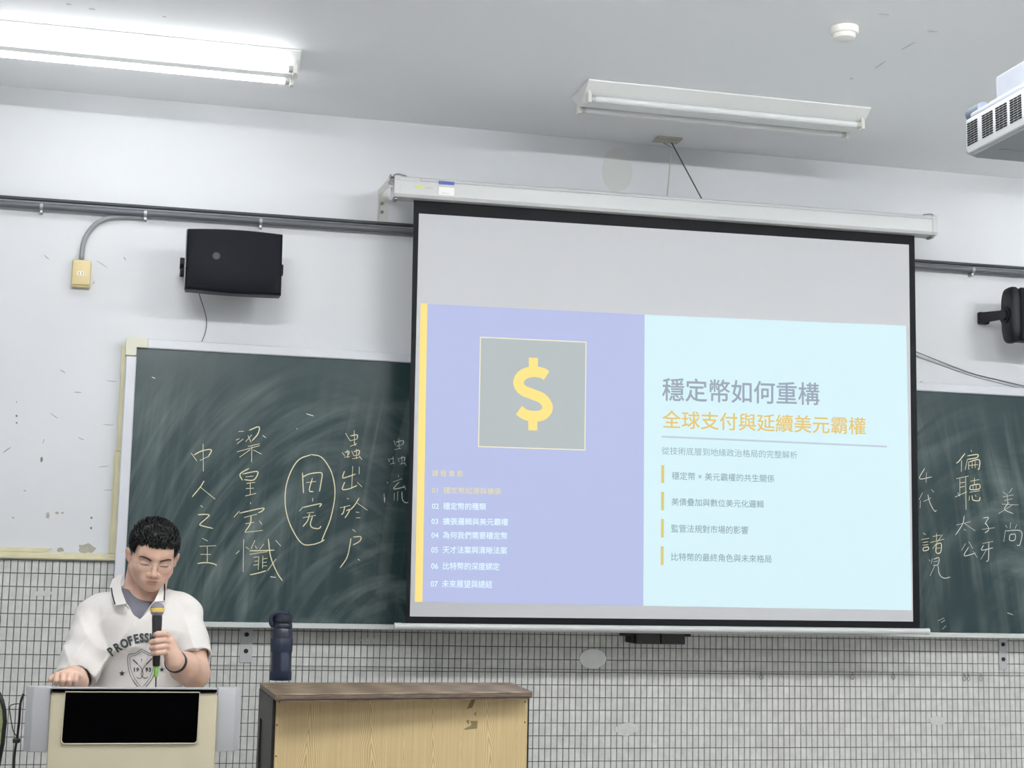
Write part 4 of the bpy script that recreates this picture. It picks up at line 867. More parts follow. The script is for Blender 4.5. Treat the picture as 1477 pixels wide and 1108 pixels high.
# ------------------------------------------------------------------ office chair at the left edge
YC = -1.2
cx_ = W(8, 1010, YC).x-0.225; ztp = W(0, 972.5, YC).z; zbt = ztp-0.45
hwC = W(7.5, 1010, YC).x-cx_
r = thing('office_chair', 'green-backed office chair with black rim, cut off at the left edge', 'chair', (cx_, YC, 0))
outl = []
for k in range(40):
    a_ = 2*PI*k/40; s_, c_ = math.sin(a_), math.cos(a_); n_ = 0.62
    z_ = (ztp+zbt)/2+0.225*math.copysign(abs(s_)**n_, s_); wdt = hwC*(1.0-0.16*max(0, (ztp-0.12-z_)/0.33)**1.6)
    outl.append(Vector((cx_+wdt*math.copysign(abs(c_)**n_, c_), YC+0.05*(c_*c_)*0.3, z_)))
bm = BM(); prism(bm, outl, (0, 0.02, 0)); obj('backrest', bm, mat('olive mesh fabric', rgb(128, 134, 96), 0.8, bump=0.3, bscale=300), r)
bm = BM(); tube(bm, [p+Vector((0, 0.01, 0)) for p in outl], 0.011, 8, closed=True); obj('back_rim', bm, mat('black plastic', rgb(20, 21, 20), 0.45), r, True)
mbp = mat('black plastic', rgb(20, 21, 20), 0.45)
bm = BM(); tube(bm, catmull([(cx_, YC+0.03, zbt+0.12), (cx_, YC+0.05, zbt-0.15), (cx_, YC-0.02, 0.45), (cx_, YC-0.15, 0.43)], 5), 0.02, 10); obj('back_support', bm, mbp, r, True)
bm = BM(); box(bm, (cx_-0.23, YC-0.46, 0.46), (cx_+0.23, YC-0.02, 0.53), 0.03, seg=3); obj('seat', bm, mat('olive mesh fabric', rgb(128, 134, 96), 0.8), r, True)
bm = BM(); cyl(bm, (cx_, YC-0.24, 0.08), (cx_, YC-0.24, 0.47), 0.025, 16); obj('gas_column', bm, mbp, r, True, 40)
for k in range(5):
    a_ = 2*PI*k/5+0.3; d = Vector((math.cos(a_), math.sin(a_), 0)); o_ = Vector((cx_, YC-0.24, 0.10))
    bm = BM(); tube(bm, [o_, o_+d*0.27-Vector((0, 0, 0.03))], [0.022, 0.014], 8)
    w0 = o_+d*0.27; tube(bm, [Vector((w0.x, w0.y, 0.028))-Vector((-d.y, d.x, 0))*0.018, Vector((w0.x, w0.y, 0.028))+Vector((-d.y, d.x, 0))*0.018], 0.028, 12); obj('caster_leg', bm, mbp, r, True, 40)
# ------------------------------------------------------------------ the person, modelled as distance fields and meshed
import openvdb
from mathutils.bvhtree import BVHTree
YP = -1.75
def P_(px, py, d=0.0): return np.array(W(px, py, YP+d))
class Field:
    def __init__(s, lo, hi, h):
        s.lo = np.array(lo, float); s.h = h; s.n = np.ceil((np.array(hi)-s.lo)/h).astype(int)+1
        s.g = np.full(s.n, 0.2, np.float32)
    def sub(s, lo, hi):
        a = np.clip(np.floor((np.array(lo)-s.lo)/s.h).astype(int), 0, s.n); b = np.clip(np.ceil((np.array(hi)-s.lo)/s.h).astype(int)+1, 0, s.n)
        if (b <= a).any(): return None, None
        ax = [(s.lo[i]+s.h*np.arange(a[i], b[i])).astype(np.float32) for i in range(3)]
        X, Y, Z = np.meshgrid(*ax, indexing='ij', sparse=False)
        return (slice(a[0], b[0]), slice(a[1], b[1]), slice(a[2], b[2])), (X, Y, Z)
    def add(s, fn, lo, hi, k=0.01, op='u'):
        m = k*1.2+s.h*3
        sl_, X = s.sub(np.array(lo)-m, np.array(hi)+m)
        if sl_ is None: return
        d = fn(*X); g = s.g[sl_]
        if op == 'u':
            if k > 0: h = np.clip(0.5+0.5*(g-d)/k, 0, 1); r = g*(1-h)+d*h-k*h*(1-h)
            else: r = np.minimum(g, d)
        elif op == 's':
            d = -d
            if k > 0: h = np.clip(0.5-0.5*(g-d)/k, 0, 1); r = g*(1-h)+d*h+k*h*(1-h)
            else: r = np.maximum(g, d)
        s.g[sl_] = r
    def mesh(s, name):
        g = np.clip(s.g, -4*s.h, 4*s.h)
        G_ = openvdb.FloatGrid(4*s.h); G_.copyFromArray(np.ascontiguousarray(g), tolerance=0.0)
        p, q = G_.convertToQuads(0.0)
        p = p*s.h+s.lo
        me = bpy.data.meshes.new(name); q = q[:, ::-1]
        me.vertices.add(len(p)); me.vertices.foreach_set('co', p.astype(np.float32).ravel())
        me.loops.add(q.size); me.loops.foreach_set('vertex_index', q.ravel().astype(np.int32))
        me.polygons.add(len(q)); me.polygons.foreach_set('loop_start', np.arange(0, q.size, 4, dtype=np.int32))
        me.update(calc_edges=True); me.validate()
        # face orientation: make the volume positive
        n = len(me.polygons); c_ = np.empty(n*3); me.polygons.foreach_get('center', c_); nn = np.empty(n*3); me.polygons.foreach_get('normal', nn)
        if (c_.reshape(-1, 3)-p.mean(0)).ravel().dot(nn) < 0: me.flip_normals()
        return me
def cap(a, b, ra, rb):
    a = np.array(a, float); b = np.array(b, float); ab = b-a; L2 = ab.dot(ab)+1e-12
    def f(X, Y, Z):
        x, y, z = X-a[0], Y-a[1], Z-a[2]
        t = np.clip((x*ab[0]+y*ab[1]+z*ab[2])/L2, 0, 1)
        return np.sqrt((x-t*ab[0])**2+(y-t*ab[1])**2+(z-t*ab[2])**2)-(ra+(rb-ra)*t)
    r = max(ra, rb)
    return f, np.minimum(a, b)-r, np.maximum(a, b)+r
def ell(c, r, R=None):
    c = np.array(c, float); r = np.array(r, float)
    def f(X, Y, Z):
        x, y, z = X-c[0], Y-c[1], Z-c[2]
        if R is not None: x, y, z = (R[0][0]*x+R[1][0]*y+R[2][0]*z), (R[0][1]*x+R[1][1]*y+R[2][1]*z), (R[0][2]*x+R[1][2]*y+R[2][2]*z)
        k0 = np.sqrt((x/r[0])**2+(y/r[1])**2+(z/r[2])**2)
        k1 = np.sqrt((x/r[0]**2)**2+(y/r[1]**2)**2+(z/r[2]**2)**2)+1e-9
        return k0*(k0-1)/k1
    m = max(r)
    return f, c-m, c+m
# head frame
HS = 0.87
ZL = 0.88      # the lower face is short
ZU = 0.94
HC = P_(220.5, 802.5, -0.03)
Rh = np.array((Matrix.Rotation(math.radians(5.0), 3, 'Y') @ Matrix.Rotation(math.radians(7.0), 3, 'Z') @ Matrix.Rotation(math.radians(17), 3, 'X')))
def hl(p):
    p = np.array(p, float)
    p[2] *= ZL if p[2] < 0 else ZU
    return HC+HS*(Rh @ p)
def hx(X, Y, Z):
    x, y, z = X-HC[0], Y-HC[1], Z-HC[2]
    o_ = [(Rh[0][i]*x+Rh[1][i]*y+Rh[2][i]*z)/HS for i in range(3)]
    o_[2] = np.where(o_[2] < 0, o_[2]/ZL, o_[2]/ZU); return o_
def inhead(prim):
    f, lo, hi = prim
    cs = np.array([hl((a, b, c)) for a in (lo[0], hi[0]) for b in (lo[1], hi[1]) for c in (lo[2], hi[2])])
    return (lambda X, Y, Z: f(*hx(X, Y, Z))*HS), cs.min(0), cs.max(0)
def A(F_, prim, k=0.01, op='u'): F_.add(prim[0], prim[1], prim[2], k, op)
def AH(F_, prim, k=0.01, op='u'): A(F_, inhead(prim), k*HS, op)

NB = P_(203, 876, 0.055)        # base of the neck
S1, S2 = P_(133, 886, 0.03), P_(268, 884, 0.03)
E1 = P_(106, 978, -0.08); E2 = P_(281, 972, -0.075)
WR1 = P_(112, 984, -0.40); HD1 = P_(94, 983.5, -0.535)
YM = -0.285                      # depth of the microphone before the body plane
WR2 = P_(252.5, 954, YM+0.010)
body = Field((-0.36, YP-0.62, 0.93), (0.34, YP+0.22, 1.75), 0.0026)
# torso under the shirt
A(body, ell(P_(202, 915, 0.035), (0.145, 0.095, 0.15)), 0.03)
A(body, ell(P_(199, 1000, 0.08), (0.135, 0.09, 0.20)), 0.03)
A(body, cap(P_(160, 888, 0.04), P_(245, 886, 0.04), 0.045, 0.045), 0.03)
A(body, cap(NB+np.array((0, 0, -0.06)), NB, 0.07, 0.052), 0.02)
A(body, cap(NB, hl((0, 0.036, -0.05)), 0.050, 0.047), 0.02)
A(body, cap(NB+np.array((-0.008, -0.040, -0.035)), hl((0.0, -0.006, -0.062)), 0.020, 0.018), 0.02)
A(body, cap(NB+np.array((-0.055, -0.02, -0.03)), hl((-0.055, 0.03, -0.045)), 0.013, 0.016), 0.015)
A(body, cap(NB+np.array((0.045, -0.03, -0.03)), hl((0.055, 0.03, -0.045)), 0.013, 0.014), 0.015)
# cranium and face
AH(body, ell((0, 0.022, 0.045), (0.074, 0.095, 0.078)), 0.02)
AH(body, ell((0, -0.018, -0.005), (0.068, 0.070, 0.080)), 0.02)
AH(body, ell((0, -0.026, -0.052), (0.054, 0.058, 0.058)), 0.025)
for s_ in (-1, 1):
    AH(body, cap((s_*0.057, -0.005, -0.052), (s_*0.015, -0.062, -0.096), 0.014, 0.013), 0.034)
    AH(body, ell((s_*0.042, -0.056, -0.032), (0.021, 0.018, 0.020)), 0.030)
    AH(body, cap((s_*0.006, -0.083, 0.018), (s_*0.045, -0.066, 0.018), 0.009, 0.008), 0.014)
AH(body, ell((0, -0.070, -0.100), (0.021, 0.016, 0.015)), 0.018)
AH(body, ell((0, -0.062, 0.045), (0.052, 0.030, 0.035)), 0.03)
for s_ in (-1, 1):
    AH(body, ell((s_*0.032, -0.098, 0.000), (0.019, 0.021, 0.011)), 0.014, 's')
    AH(body, ell((s_*0.032, -0.0715, -0.004), (0.0165, 0.0135, 0.0125)), 0.004)
    AH(body, cap((s_*0.017, -0.0835, -0.0075), (s_*0.046, -0.078, -0.0065), 0.0028, 0.0024), 0.003)
AH(body, cap((0, -0.084, 0.008), (0, -0.1035, -0.036), 0.0075, 0.0100), 0.010)
AH(body, ell((0, -0.1045, -0.041), (0.0115, 0.0110, 0.0095)), 0.006)
for s_ in (-1, 1):
    AH(body, ell((s_*0.0135, -0.0950, -0.0435), (0.0075, 0.0100, 0.0075)), 0.005)
    AH(body, ell((s_*0.0065, -0.1000, -0.0520), (0.0035, 0.0050, 0.0030)), 0.002, 's')
AH(body, ell((0, -0.079, -0.068), (0.032, 0.018, 0.024)), 0.022)
AH(body, ell((0, -0.0950, -0.0670), (0.022, 0.0055, 0.0042)), 0.004)
AH(body, ell((0, -0.0940, -0.0768), (0.0185, 0.0062, 0.0048)), 0.004)
AH(body, ell((0, -0.1010, -0.0717), (0.021, 0.0030, 0.0010)), 0.0015, 's')
def Rxyz(x, y, z): return np.array(Matrix.Rotation(math.radians(z), 3, 'Z') @ Matrix.Rotation(math.radians(y), 3, 'Y') @ Matrix.Rotation(math.radians(x), 3, 'X'))
for s_ in (-1, 1):
    R_ = Rxyz(-10, s_*12, s_*-28)
    AH(body, ell((s_*0.080, 0.012, -0.010), (0.0065, 0.0185, 0.031), R_), 0.006)
    AH(body, ell((s_*0.0885, 0.003, -0.004), (0.006, 0.0105, 0.018), R_), 0.004, 's')
    AH(body, cap((s_*0.074, -0.004, -0.012), (s_*0.076, -0.002, -0.028), 0.006, 0.006), 0.005)
# arms
A(body, cap(S1, E1, 0.045, 0.040), 0.02); A(body, cap(E1, WR1, 0.040, 0.027), 0.015)
A(body, cap(S2, E2, 0.045, 0.042), 0.02); A(body, cap(E2, WR2+(E2-WR2)*0.45, 0.043, 0.041), 0.015); A(body, cap(WR2+(E2-WR2)*0.45, WR2, 0.041, 0.026), 0.015)
# hand that holds the microphone
def finger(pts, rs, k=0.0022):
    for i in range(len(pts)-1): A(body, cap(pts[i], pts[i+1], rs[i], rs[i+1]), k if i == 0 else 0.0015)
kn = [P_(242.5, 917.5, YM+0.004), P_(244.5, 926.0, YM-0.002), P_(244.5, 934.5, YM-0.001), P_(243, 942.0, YM+0.004)]
for q in kn: A(body, cap(WR2+np.array((-0.004, 0, 0.010)), q, 0.0205, 0.0105), 0.008)
A(body, cap(P_(249, 944, YM+0.004), P_(247, 928, YM+0.004), 0.016, 0.013), 0.010)
A(body, cap(WR2, P_(248, 946, YM+0.003), 0.025, 0.019), 0.012)
tips = [((236, 914.5), (228, 914.8), (225, 916)), ((236, 924.0), (226, 925.0), (219.5, 926.5)), ((236, 932.8), (226, 934.2), (219.3, 935.0)), ((236, 940.8), (226.5, 942.0), (221, 942.5))]
for i, q in enumerate(kn):
    a_, b_, c_ = tips[i]; r_ = (0.0086, 0.0088, 0.0086, 0.0078)[i]
    finger([q, P_(*a_, YM-0.024), P_(*b_, YM-0.026), P_(*c_, YM-0.010), P_(c_[0]+2.0, c_[1]+0.5, YM+0.010)], [r_+0.0010, r_+0.0006, r_, r_-0.0004, r_-0.0012])
finger([P_(249, 944, YM+0.015), P_(243, 932, YM+0.030), P_(233, 921, YM+0.026), P_(226, 915, YM+0.020)], [0.0125, 0.0105, 0.0098, 0.0082], 0.006)
# hand resting on the lectern
top1 = np.array((HD1[0], HD1[1], LZ+0.012))
WR1 = WR1*1.0
pc = P_(99, 983.0, -0.500); pc[2] = LZ+0.022
A(body, cap(WR1, pc, 0.026, 0.020), 0.012)
A(body, cap(pc+np.array((-0.018, -0.010, -0.001)), pc+np.array((0.017, -0.008, 0.0)), 0.0155, 0.0155), 0.012)
for i, (dx, l_) in enumerate(((-0.025, 0.026), (-0.0085, 0.031), (0.0075, 0.031), (0.0225, 0.027))):
    k0 = pc+np.array((dx, -0.022, 0.001)); k1 = k0+np.array((-0.003, -l_*0.62, 0.004)); k2 = k1+np.array((-0.001, -l_*0.30, -0.014)); k3 = k2+np.array((0, l_*0.30, -0.009))
    finger([k0, k1, k2, k3], [0.0088, 0.0080, 0.0075, 0.0070])
finger([pc+np.array((-0.030, 0.010, -0.004)), pc+np.array((-0.040, -0.010, -0.004)), pc+np.array((-0.043, -0.032, -0.008))], [0.0110, 0.0092, 0.0080], 0.006)
me = body.mesh('person_body')
nv = len(me.vertices); co_ = np.empty(nv*3, np.float32); me.vertices.foreach_get('co', co_); co_ = co_.reshape(-1, 3)
lx, ly, lz_ = hx(co_[:, 0], co_[:, 1], co_[:, 2])
base = np.array(rgb(206, 170, 150)[:3]); colr = np.tile(base, (nv, 1))
def blend(mask, c): 
    global colr
    m_ = np.clip(mask, 0, 1)[:, None]; colr = colr*(1-m_)+np.array(rgb(*c)[:3])*m_
def bump3(cx, cy, cz, rx, ry, rz, p=2.0): return np.exp(-(((lx-cx)/rx)**2+((ly-cy)/ry)**2+((lz_-cz)/rz)**2)**(p/2))
for s_ in (-1, 1): blend(0.40*bump3(s_*0.042, -0.07, -0.035, 0.024, 0.03, 0.022), (200, 142, 128))
blend(0.55*bump3(0, -0.105, -0.042, 0.014, 0.014, 0.012), (198, 140, 124))
blend(0.60*bump3(0, -0.102, -0.0665, 0.024, 0.012, 0.0048, 4), (172, 108, 102)); blend(0.60*bump3(0, -0.100, -0.0772, 0.020, 0.012, 0.0062, 4), (186, 116, 108))
blend(0.75*bump3(0, -0.10, -0.0717, 0.022, 0.02, 0.0019, 4), (120, 72, 70))
for s_ in (-1, 1): blend(0.45*bump3(s_*0.082, 0.008, -0.004, 0.012, 0.03, 0.03), (202, 140, 124))
for s_ in (-1, 1): blend(0.95*bump3(s_*0.0065, -0.102, -0.0510, 0.0040, 0.01, 0.0030, 4), (96, 60, 54))
blend(0.25*bump3(0, -0.09, -0.055, 0.03, 0.02, 0.012), (176, 146, 132))
att = me.color_attributes.new('skin', 'FLOAT_COLOR', 'POINT'); att.data.foreach_set('color', np.c_[colr, np.ones(nv)].astype(np.float32).ravel())
m_skin = bpy.data.materials.new('skin'); m_skin.use_nodes = True; nt = m_skin.node_tree; b = nt.nodes['Principled BSDF']
vc = nt.nodes.new('ShaderNodeVertexColor'); vc.layer_name = 'skin'; nt.links.new(vc.outputs[0], b.inputs['Base Color']); b.inputs['Roughness'].default_value = 0.5
b.inputs['Subsurface Weight'].default_value = 0.12; b.inputs['Subsurface Radius'].default_value = (0.012, 0.005, 0.003); b.inputs['Subsurface Scale'].default_value = 0.6
person = thing('person', 'young man in white collared shirt and glasses, holding a microphone behind the lectern', 'person', (float(NB[0]), YP, 0))
bodyo = obj('body', me, m_skin, person, True)

# ---- trousers and shoes (behind the lectern)
m_tr = mat('dark trousers', rgb(46, 50, 60), 0.8)
lo_ = Field((-0.30, YP-0.25, 0.0), (0.30, YP+0.38, 1.02), 0.007)
cxp = P_(198, 1000)[0]
for s_ in (-1, 1):
    A(lo_, cap((cxp+s_*0.085, YP+0.10, 0.92), (cxp+s_*0.10, YP+0.08, 0.50), 0.088, 0.065), 0.02); A(lo_, cap((cxp+s_*0.10, YP+0.08, 0.50), (cxp+s_*0.11, YP+0.12, 0.10), 0.065, 0.055), 0.02)
A(lo_, ell((cxp, YP+0.10, 0.92), (0.16, 0.12, 0.11)), 0.03)
obj('trousers', lo_.mesh('trousers'), m_tr, person, True)
for s_ in (-1, 1):
    sf = Field((cxp+s_*0.11-0.09, YP-0.14, -0.01), (cxp+s_*0.11+0.09, YP+0.24, 0.16), 0.006)
    A(sf, ell((cxp+s_*0.115, YP-0.01, 0.045), (0.046, 0.10, 0.044)), 0.02); A(sf, ell((cxp+s_*0.11, YP+0.12, 0.055), (0.040, 0.075, 0.055)), 0.03)
    sf.add(lambda X, Y, Z: Z-0.003, sf.lo, sf.lo+sf.h*sf.n, 0.0, 's')
    obj('shoe', sf.mesh('shoe'), mat('white sneaker', rgb(210, 210, 206), 0.6), person, True)

# ---- grey undershirt
tee = Field((-0.25, YP-0.20, 1.20), (0.25, YP+0.22, 1.60), 0.0032)
A(tee, ell(P_(202, 915, 0.035), (0.150, 0.100, 0.155)), 0.03); A(tee, cap(P_(160, 888, 0.04), P_(245, 886, 0.04), 0.049, 0.049), 0.03)
A(tee, cap(NB+np.array((0, 0, -0.06)), NB+np.array((0, 0.0, 0.012)), 0.080, 0.060), 0.02)
nv_ = np.array((0.12, -0.62, 0.78)); nv_ /= np.linalg.norm(nv_); pt_ = P_(200, 873, -0.055)
def neckcut(X, Y, Z): return -((X-pt_[0])*nv_[0]+(Y-pt_[1])*nv_[1]+(Z-pt_[2])*nv_[2])
tee.add(neckcut, tee.lo, tee.lo+tee.h*tee.n, 0.003, 's')
obj('undershirt', tee.mesh('undershirt'), mat('grey undershirt', rgb(112, 112, 122), 0.9, bump=0.3, bscale=400), person, True)

# ---- white shirt
sh = Field((-0.36, YP-0.30, 0.95), (0.34, YP+0.28, 1.60), 0.0034)
A(sh, ell(P_(203, 912, 0.025), (0.158, 0.120, 0.150)), 0.03)
A(sh, ell(P_(199, 1005, 0.055), (0.158, 0.132, 0.20)), 0.05)
A(sh, cap(P_(150, 886, 0.03), P_(256, 884, 0.03), 0.058, 0.056), 0.035)
A(sh, cap(NB+np.array((-0.01, 0.015, -0.02)), P_(150, 882, 0.04), 0.055, 0.050), 0.03)
A(sh, cap(NB+np.array((0.01, 0.015, -0.02)), P_(258, 880, 0.04), 0.055, 0.048), 0.03)
A(sh, cap(NB+np.array((0, 0, -0.07)), NB+np.array((0, 0.012, 0.012)), 0.088, 0.064), 0.02)
H1 = P_(108, 981, -0.10); H2 = P_(279, 950, -0.050)
def sleeve(a, b, ra, rb, k, wall_=0.006):
    a = np.array(a); b = np.array(b); d = (b-a)/np.linalg.norm(b-a); c = cap(a, b+d*0.10, ra, rb)
    f0 = c[0]
    def f(X, Y, Z):
        pl = (X-b[0])*d[0]+(Y-b[1])*d[1]+(Z-b[2])*d[2]
        # creases running round the sleeve
        w_ = 0.0030*np.sin(52*pl+3*np.sin(14*X+9*Z))*np.clip((pl+0.20)/0.1, 0, 1)
        return np.maximum(f0(X, Y, Z)+w_, pl)
    A(sh, (f, c[1], c[2]), k)
    e = b-d*0.05; ci = cap(e, b+d*0.12, rb-0.016, rb-wall_)
    A(sh, ci, 0.004, 's')
sleeve(S1+np.array((0.006, 0, -0.01)), H1, 0.064, 0.062, 0.012)
sleeve(S2+np.array((-0.006, 0, -0.01)), H2, 0.062, 0.060, 0.012)
# opening for the neck and the V placket
A(sh, cap(NB+np.array((0, 0.0, -0.005)), hl((0, 0.02, -0.06)), 0.056, 0.062), 0.006, 's')
Vt = P_(201.5, 892, -0.12); Vl = P_(180, 866, -0.05); Vr = P_(224, 863, -0.05)
def vcut(X, Y, Z):
    # wedge between the two edges of the V as seen from the front
    nl = np.array((Vl[2]-Vt[2], 0, -(Vl[0]-Vt[0]))); nl /= np.linalg.norm(nl); nr = np.array((-(Vr[2]-Vt[2]), 0, (Vr[0]-Vt[0]))); nr /= np.linalg.norm(nr)
    if nl.dot(Vr-Vl) > 0: nl = -nl
    if nr.dot(Vl-Vr) > 0: nr = -nr
    a_ = (X-Vt[0])*nl[0]+(Z-Vt[2])*nl[2]; b_ = (X-Vt[0])*nr[0]+(Z-Vt[2])*nr[2]
    return np.maximum(np.maximum(a_, b_), Y-(YP-0.005))
sh.add(vcut, P_(170, 895, -0.25), P_(235, 850, 0.02), 0.003, 's')
# folds: broad creases hanging from the shoulders and pulling towards the raised arm
sl_, X3 = sh.sub(sh.lo, sh.lo+sh.h*sh.n)
Xa, Ya, Za = X3
cxw = P_(203, 930)[0]; zs = P_(203, 880)[2]
u_ = Xa-cxw; v_ = zs-Za
def ridge(t): return (1-np.abs(np.sin(t)))**2
fold = 0.007*ridge(24*(u_+0.42*v_)+1.6*np.sin(7*v_+5*u_))*np.clip(v_/0.07, 0, 1)*np.clip((0.03-u_)/0.08+0.3, 0, 1)
fold += 0.006*ridge(26*(u_-0.75*v_)+1.3*np.sin(10*v_))*np.clip((u_-0.01)/0.08, 0, 1)*np.clip(v_/0.05, 0, 1)
fold += 0.006*ridge(20*(v_+0.9*np.abs(u_))+1.2*np.sin(20*u_+1.0))*np.clip(1.2-np.abs(v_-0.11)/0.09, 0, 1)*0.7
fold += 0.0020*np.sin(38*v_+30*u_+3*np.sin(25*u_))
fold = 0.005-1.5*fold
sh.g += fold.astype(np.float32)
m_shirt = mat('white cotton shirt', rgb(212, 208, 204), 0.85, bump=0.25, bscale=260)
sme = sh.mesh('shirt')
bv = bmesh.new(); bv.from_mesh(sme); TREE = BVHTree.FromBMesh(bv); bv.free()
shirt = obj('shirt', sme, m_shirt, person, True)
def HIT(px, py, off=0.0015, fallback=-0.12):
    d = ray(px, py).normalized(); h = TREE.ray_cast(CAM, d)
    if h[0] is None: q = W(px, py, YP+fallback); return q
    return h[0]-d*off
def hitstroke(name, pts, wpx, m, parent, off=0.0016, closed=False, sub=6):
    Q = catmull([(x, y, 0) for x, y in pts], sub, closed) if len(pts) > 2 else [Vector((pts[0][0]+(pts[1][0]-pts[0][0])*k/5, pts[0][1]+(pts[1][1]-pts[0][1])*k/5, 0)) for k in range(6)]
    if closed: Q = Q+[Q[0]]
    bm = BM(); pr = None
    for i, q in enumerate(Q):
        t = Q[min(i+1, len(Q)-1)]-Q[max(i-1, 0)]
        if t.length < 1e-6: continue
        t.normalize(); n_ = Vector((-t.y, t.x, 0))*wpx*0.5
        a_ = bm.verts.new(HIT(q.x+n_.x, q.y+n_.y, off)); b_ = bm.verts.new(HIT(q.x-n_.x, q.y-n_.y, off))
        if pr: bm.faces.new((pr[0], a_, b_, pr[1]))
        pr = (a_, b_)
    return obj(name, bm, m, parent)
m_ink = mat('dark green print', rgb(48, 58, 58), 0.8); m_blkc = mat('black ribbed trim', rgb(24, 26, 32), 0.8)
# collar flaps: panels lying from the side of the neck down on to the chest
def flap(pts, anchors, off=0.004, thick=0.0025):
    """anchors: three (px, py, depth) that set the plane of the panel"""
    M3 = np.array([[1, a_[0], a_[1]] for a_ in anchors]); cf = np.linalg.solve(M3, np.array([a_[2] for a_ in anchors]))
    bm = BM(); bm.faces.new([bm.verts.new((x, y, 0)) for x, y in pts]); bmesh.ops.triangulate(bm, faces=bm.faces[:])
    for _ in range(3): bmesh.ops.subdivide_edges(bm, edges=bm.edges[:], cuts=1, use_grid_fill=True)
    for v in bm.verts:
        px, py = v.co.x, v.co.y; q = W(px, py, YP+float(cf[0]+cf[1]*px+cf[2]*py)); d = (q-CAM).normalized(); t = (q-CAM).length
        h = TREE.ray_cast(CAM, d)
        if h[0] is not None and h[3]-off < t: t = max(h[3]-off, t-0.05)
        v.co = CAM+d*t
    for _ in range(4): bmesh.ops.smooth_vert(bm, verts=[v for v in bm.verts if not v.is_boundary], factor=0.5, use_axis_x=True, use_axis_y=True, use_axis_z=True)
    bmesh.ops.recalc_face_normals(bm, faces=bm.faces[:]); bmesh.ops.solidify(bm, geom=bm.faces[:], thickness=thick)
    return obj('collar', bm, m_shirt, person, True, 60)
c1_ = flap([(171, 829), (179, 827), (176.5, 832), (174, 840), (175, 851), (178.5, 861), (182.5, 871), (165, 873.5), (160, 860), (158.5, 846), (162, 836)], ((174, 829, 0.05), (181, 871, -0.108), (160, 855, -0.01)))
c2_ = flap([(232, 846), (236, 838), (239, 838), (239.3, 852), (238.5, 866.5), (222, 868), (227, 858)], ((236, 837, 0.0), (222, 868, -0.108), (239, 866, -0.085)))
bv = bmesh.new()
for o_ in (shirt, c1_, c2_):
    t_ = o_.data.copy(); t_.transform(Matrix.Translation(wloc(o_))); bv.from_mesh(t_); bpy.data.meshes.remove(t_)
TREE2 = BVHTree.FromBMesh(bv); bv.free()
SHTREE = TREE; TREE = TREE2
hitstroke('collar_stripe', [(160.5, 848), (162.5, 860), (166, 872)], 2.0, m_blkc, person, 0.0015)
hitstroke('collar_stripe', [(237.2, 838.5), (237.6, 852), (236.8, 866)], 2.0, m_blkc, person, 0.0015)
TREE = SHTREE
hitstroke('placket_trim', [(180.5, 869.5), (191, 880), (202, 891.5)], 2.6, m_blkc, person, 0.004)
hitstroke('placket_trim', [(223.5, 866.5), (213, 878.5), (201.5, 891.5)], 2.6, m_blkc, person, 0.004)
# printed lettering on an arc
def hittext(ch, cx, cy, h, ang, m, parent, wsc=1.0):
    t_ = text_mesh(ch, 0.045); n = len(t_.vertices); c = np.empty(n*3); t_.vertices.foreach_get('co', c); c = c.reshape(-1, 3)
    mn = c.min(0); mx_ = c.max(0); s = h/(mx_[1]-mn[1]); ca, sa = math.cos(ang), math.sin(ang)
    # each letter is a small flat patch lying on the cloth
    g_pts = [HIT(cx+dx*h*0.5, cy+dy*h*0.5, 0.0) for dx in (-1, -0.5, 0, 0.5, 1) for dy in (-1, -0.5, 0, 0.5, 1)]
    Am = np.array([[1, p.x, p.z] for p in g_pts]); yv = np.array([p.y for p in g_pts]); cf = np.linalg.lstsq(Am, yv, rcond=None)[0]; cf[0] += (yv-Am@cf).min()*0.75-0.0012
    for v in t_.vertices:
        x = (v.co.x-(mn[0]+mx_[0])/2)*s*wsc; y = -(v.co.y-(mn[1]+mx_[1])/2)*s
        d = ray(cx+x*ca-y*sa, cy+x*sa+y*ca); t = (cf[0]+cf[1]*CAM.x+cf[2]*CAM.z-CAM.y)/(d.y-cf[1]*d.x-cf[2]*d.z); v.co = CAM+d*t
    return obj('shirt_lettering', t_, m, parent)
word = 'PROFESSIONAL'
arc = [(160.5, 940, -38), (170, 933.6, -32), (179.3, 928.2, -26), (188.2, 924.4, -19), (196.8, 921.6, -12), (204.5, 920.2, -6), (211.5, 920.0, 0), (217, 920.6, 3), (223, 921.8, 8), (232, 922.5, 14), (241, 927.2, 22), (247.5, 932, 28)]
for chh, (x, y, a_) in zip(word, arc): hittext(chh, x, y, 13.6, math.radians(a_), m_ink, shirt, 0.80)
def star(cx, cy, r_):
    bm = BM(); vs = [bm.verts.new(HIT(cx+(r_ if k % 2 == 0 else r_*0.42)*math.sin(PI*k/5), cy-(r_ if k % 2 == 0 else r_*0.42)*math.cos(PI*k/5), 0.0018)) for k in range(10)]
    c_ = bm.verts.new(HIT(cx, cy, 0.0018))
    for k in range(10): bm.faces.new((c_, vs[k], vs[(k+1) % 10]))
    obj('shirt_star', bm, m_ink, shirt)
star(176, 971.5, 4.6); star(233.5, 966, 3.8)
def zz2(x, y): return (70+x/6.154, 880+y/6.154)
hitstroke('shirt_crest', [zz2(*q) for q in ((828, 345), (770, 385), (705, 405), (710, 520), (740, 610), (800, 690), (828, 710))], 0.8, m_ink, shirt)
hitstroke('shirt_crest', [zz2(*q) for q in ((828, 345), (890, 382), (955, 400), (950, 520), (920, 610), (860, 690), (828, 710))], 0.8, m_ink, shirt)
hitstroke('shirt_crest', [zz2(*q) for q in ((828, 365), (780, 400), (725, 420), (730, 515), (760, 600), (810, 670), (828, 690))], 0.6, m_ink, shirt)
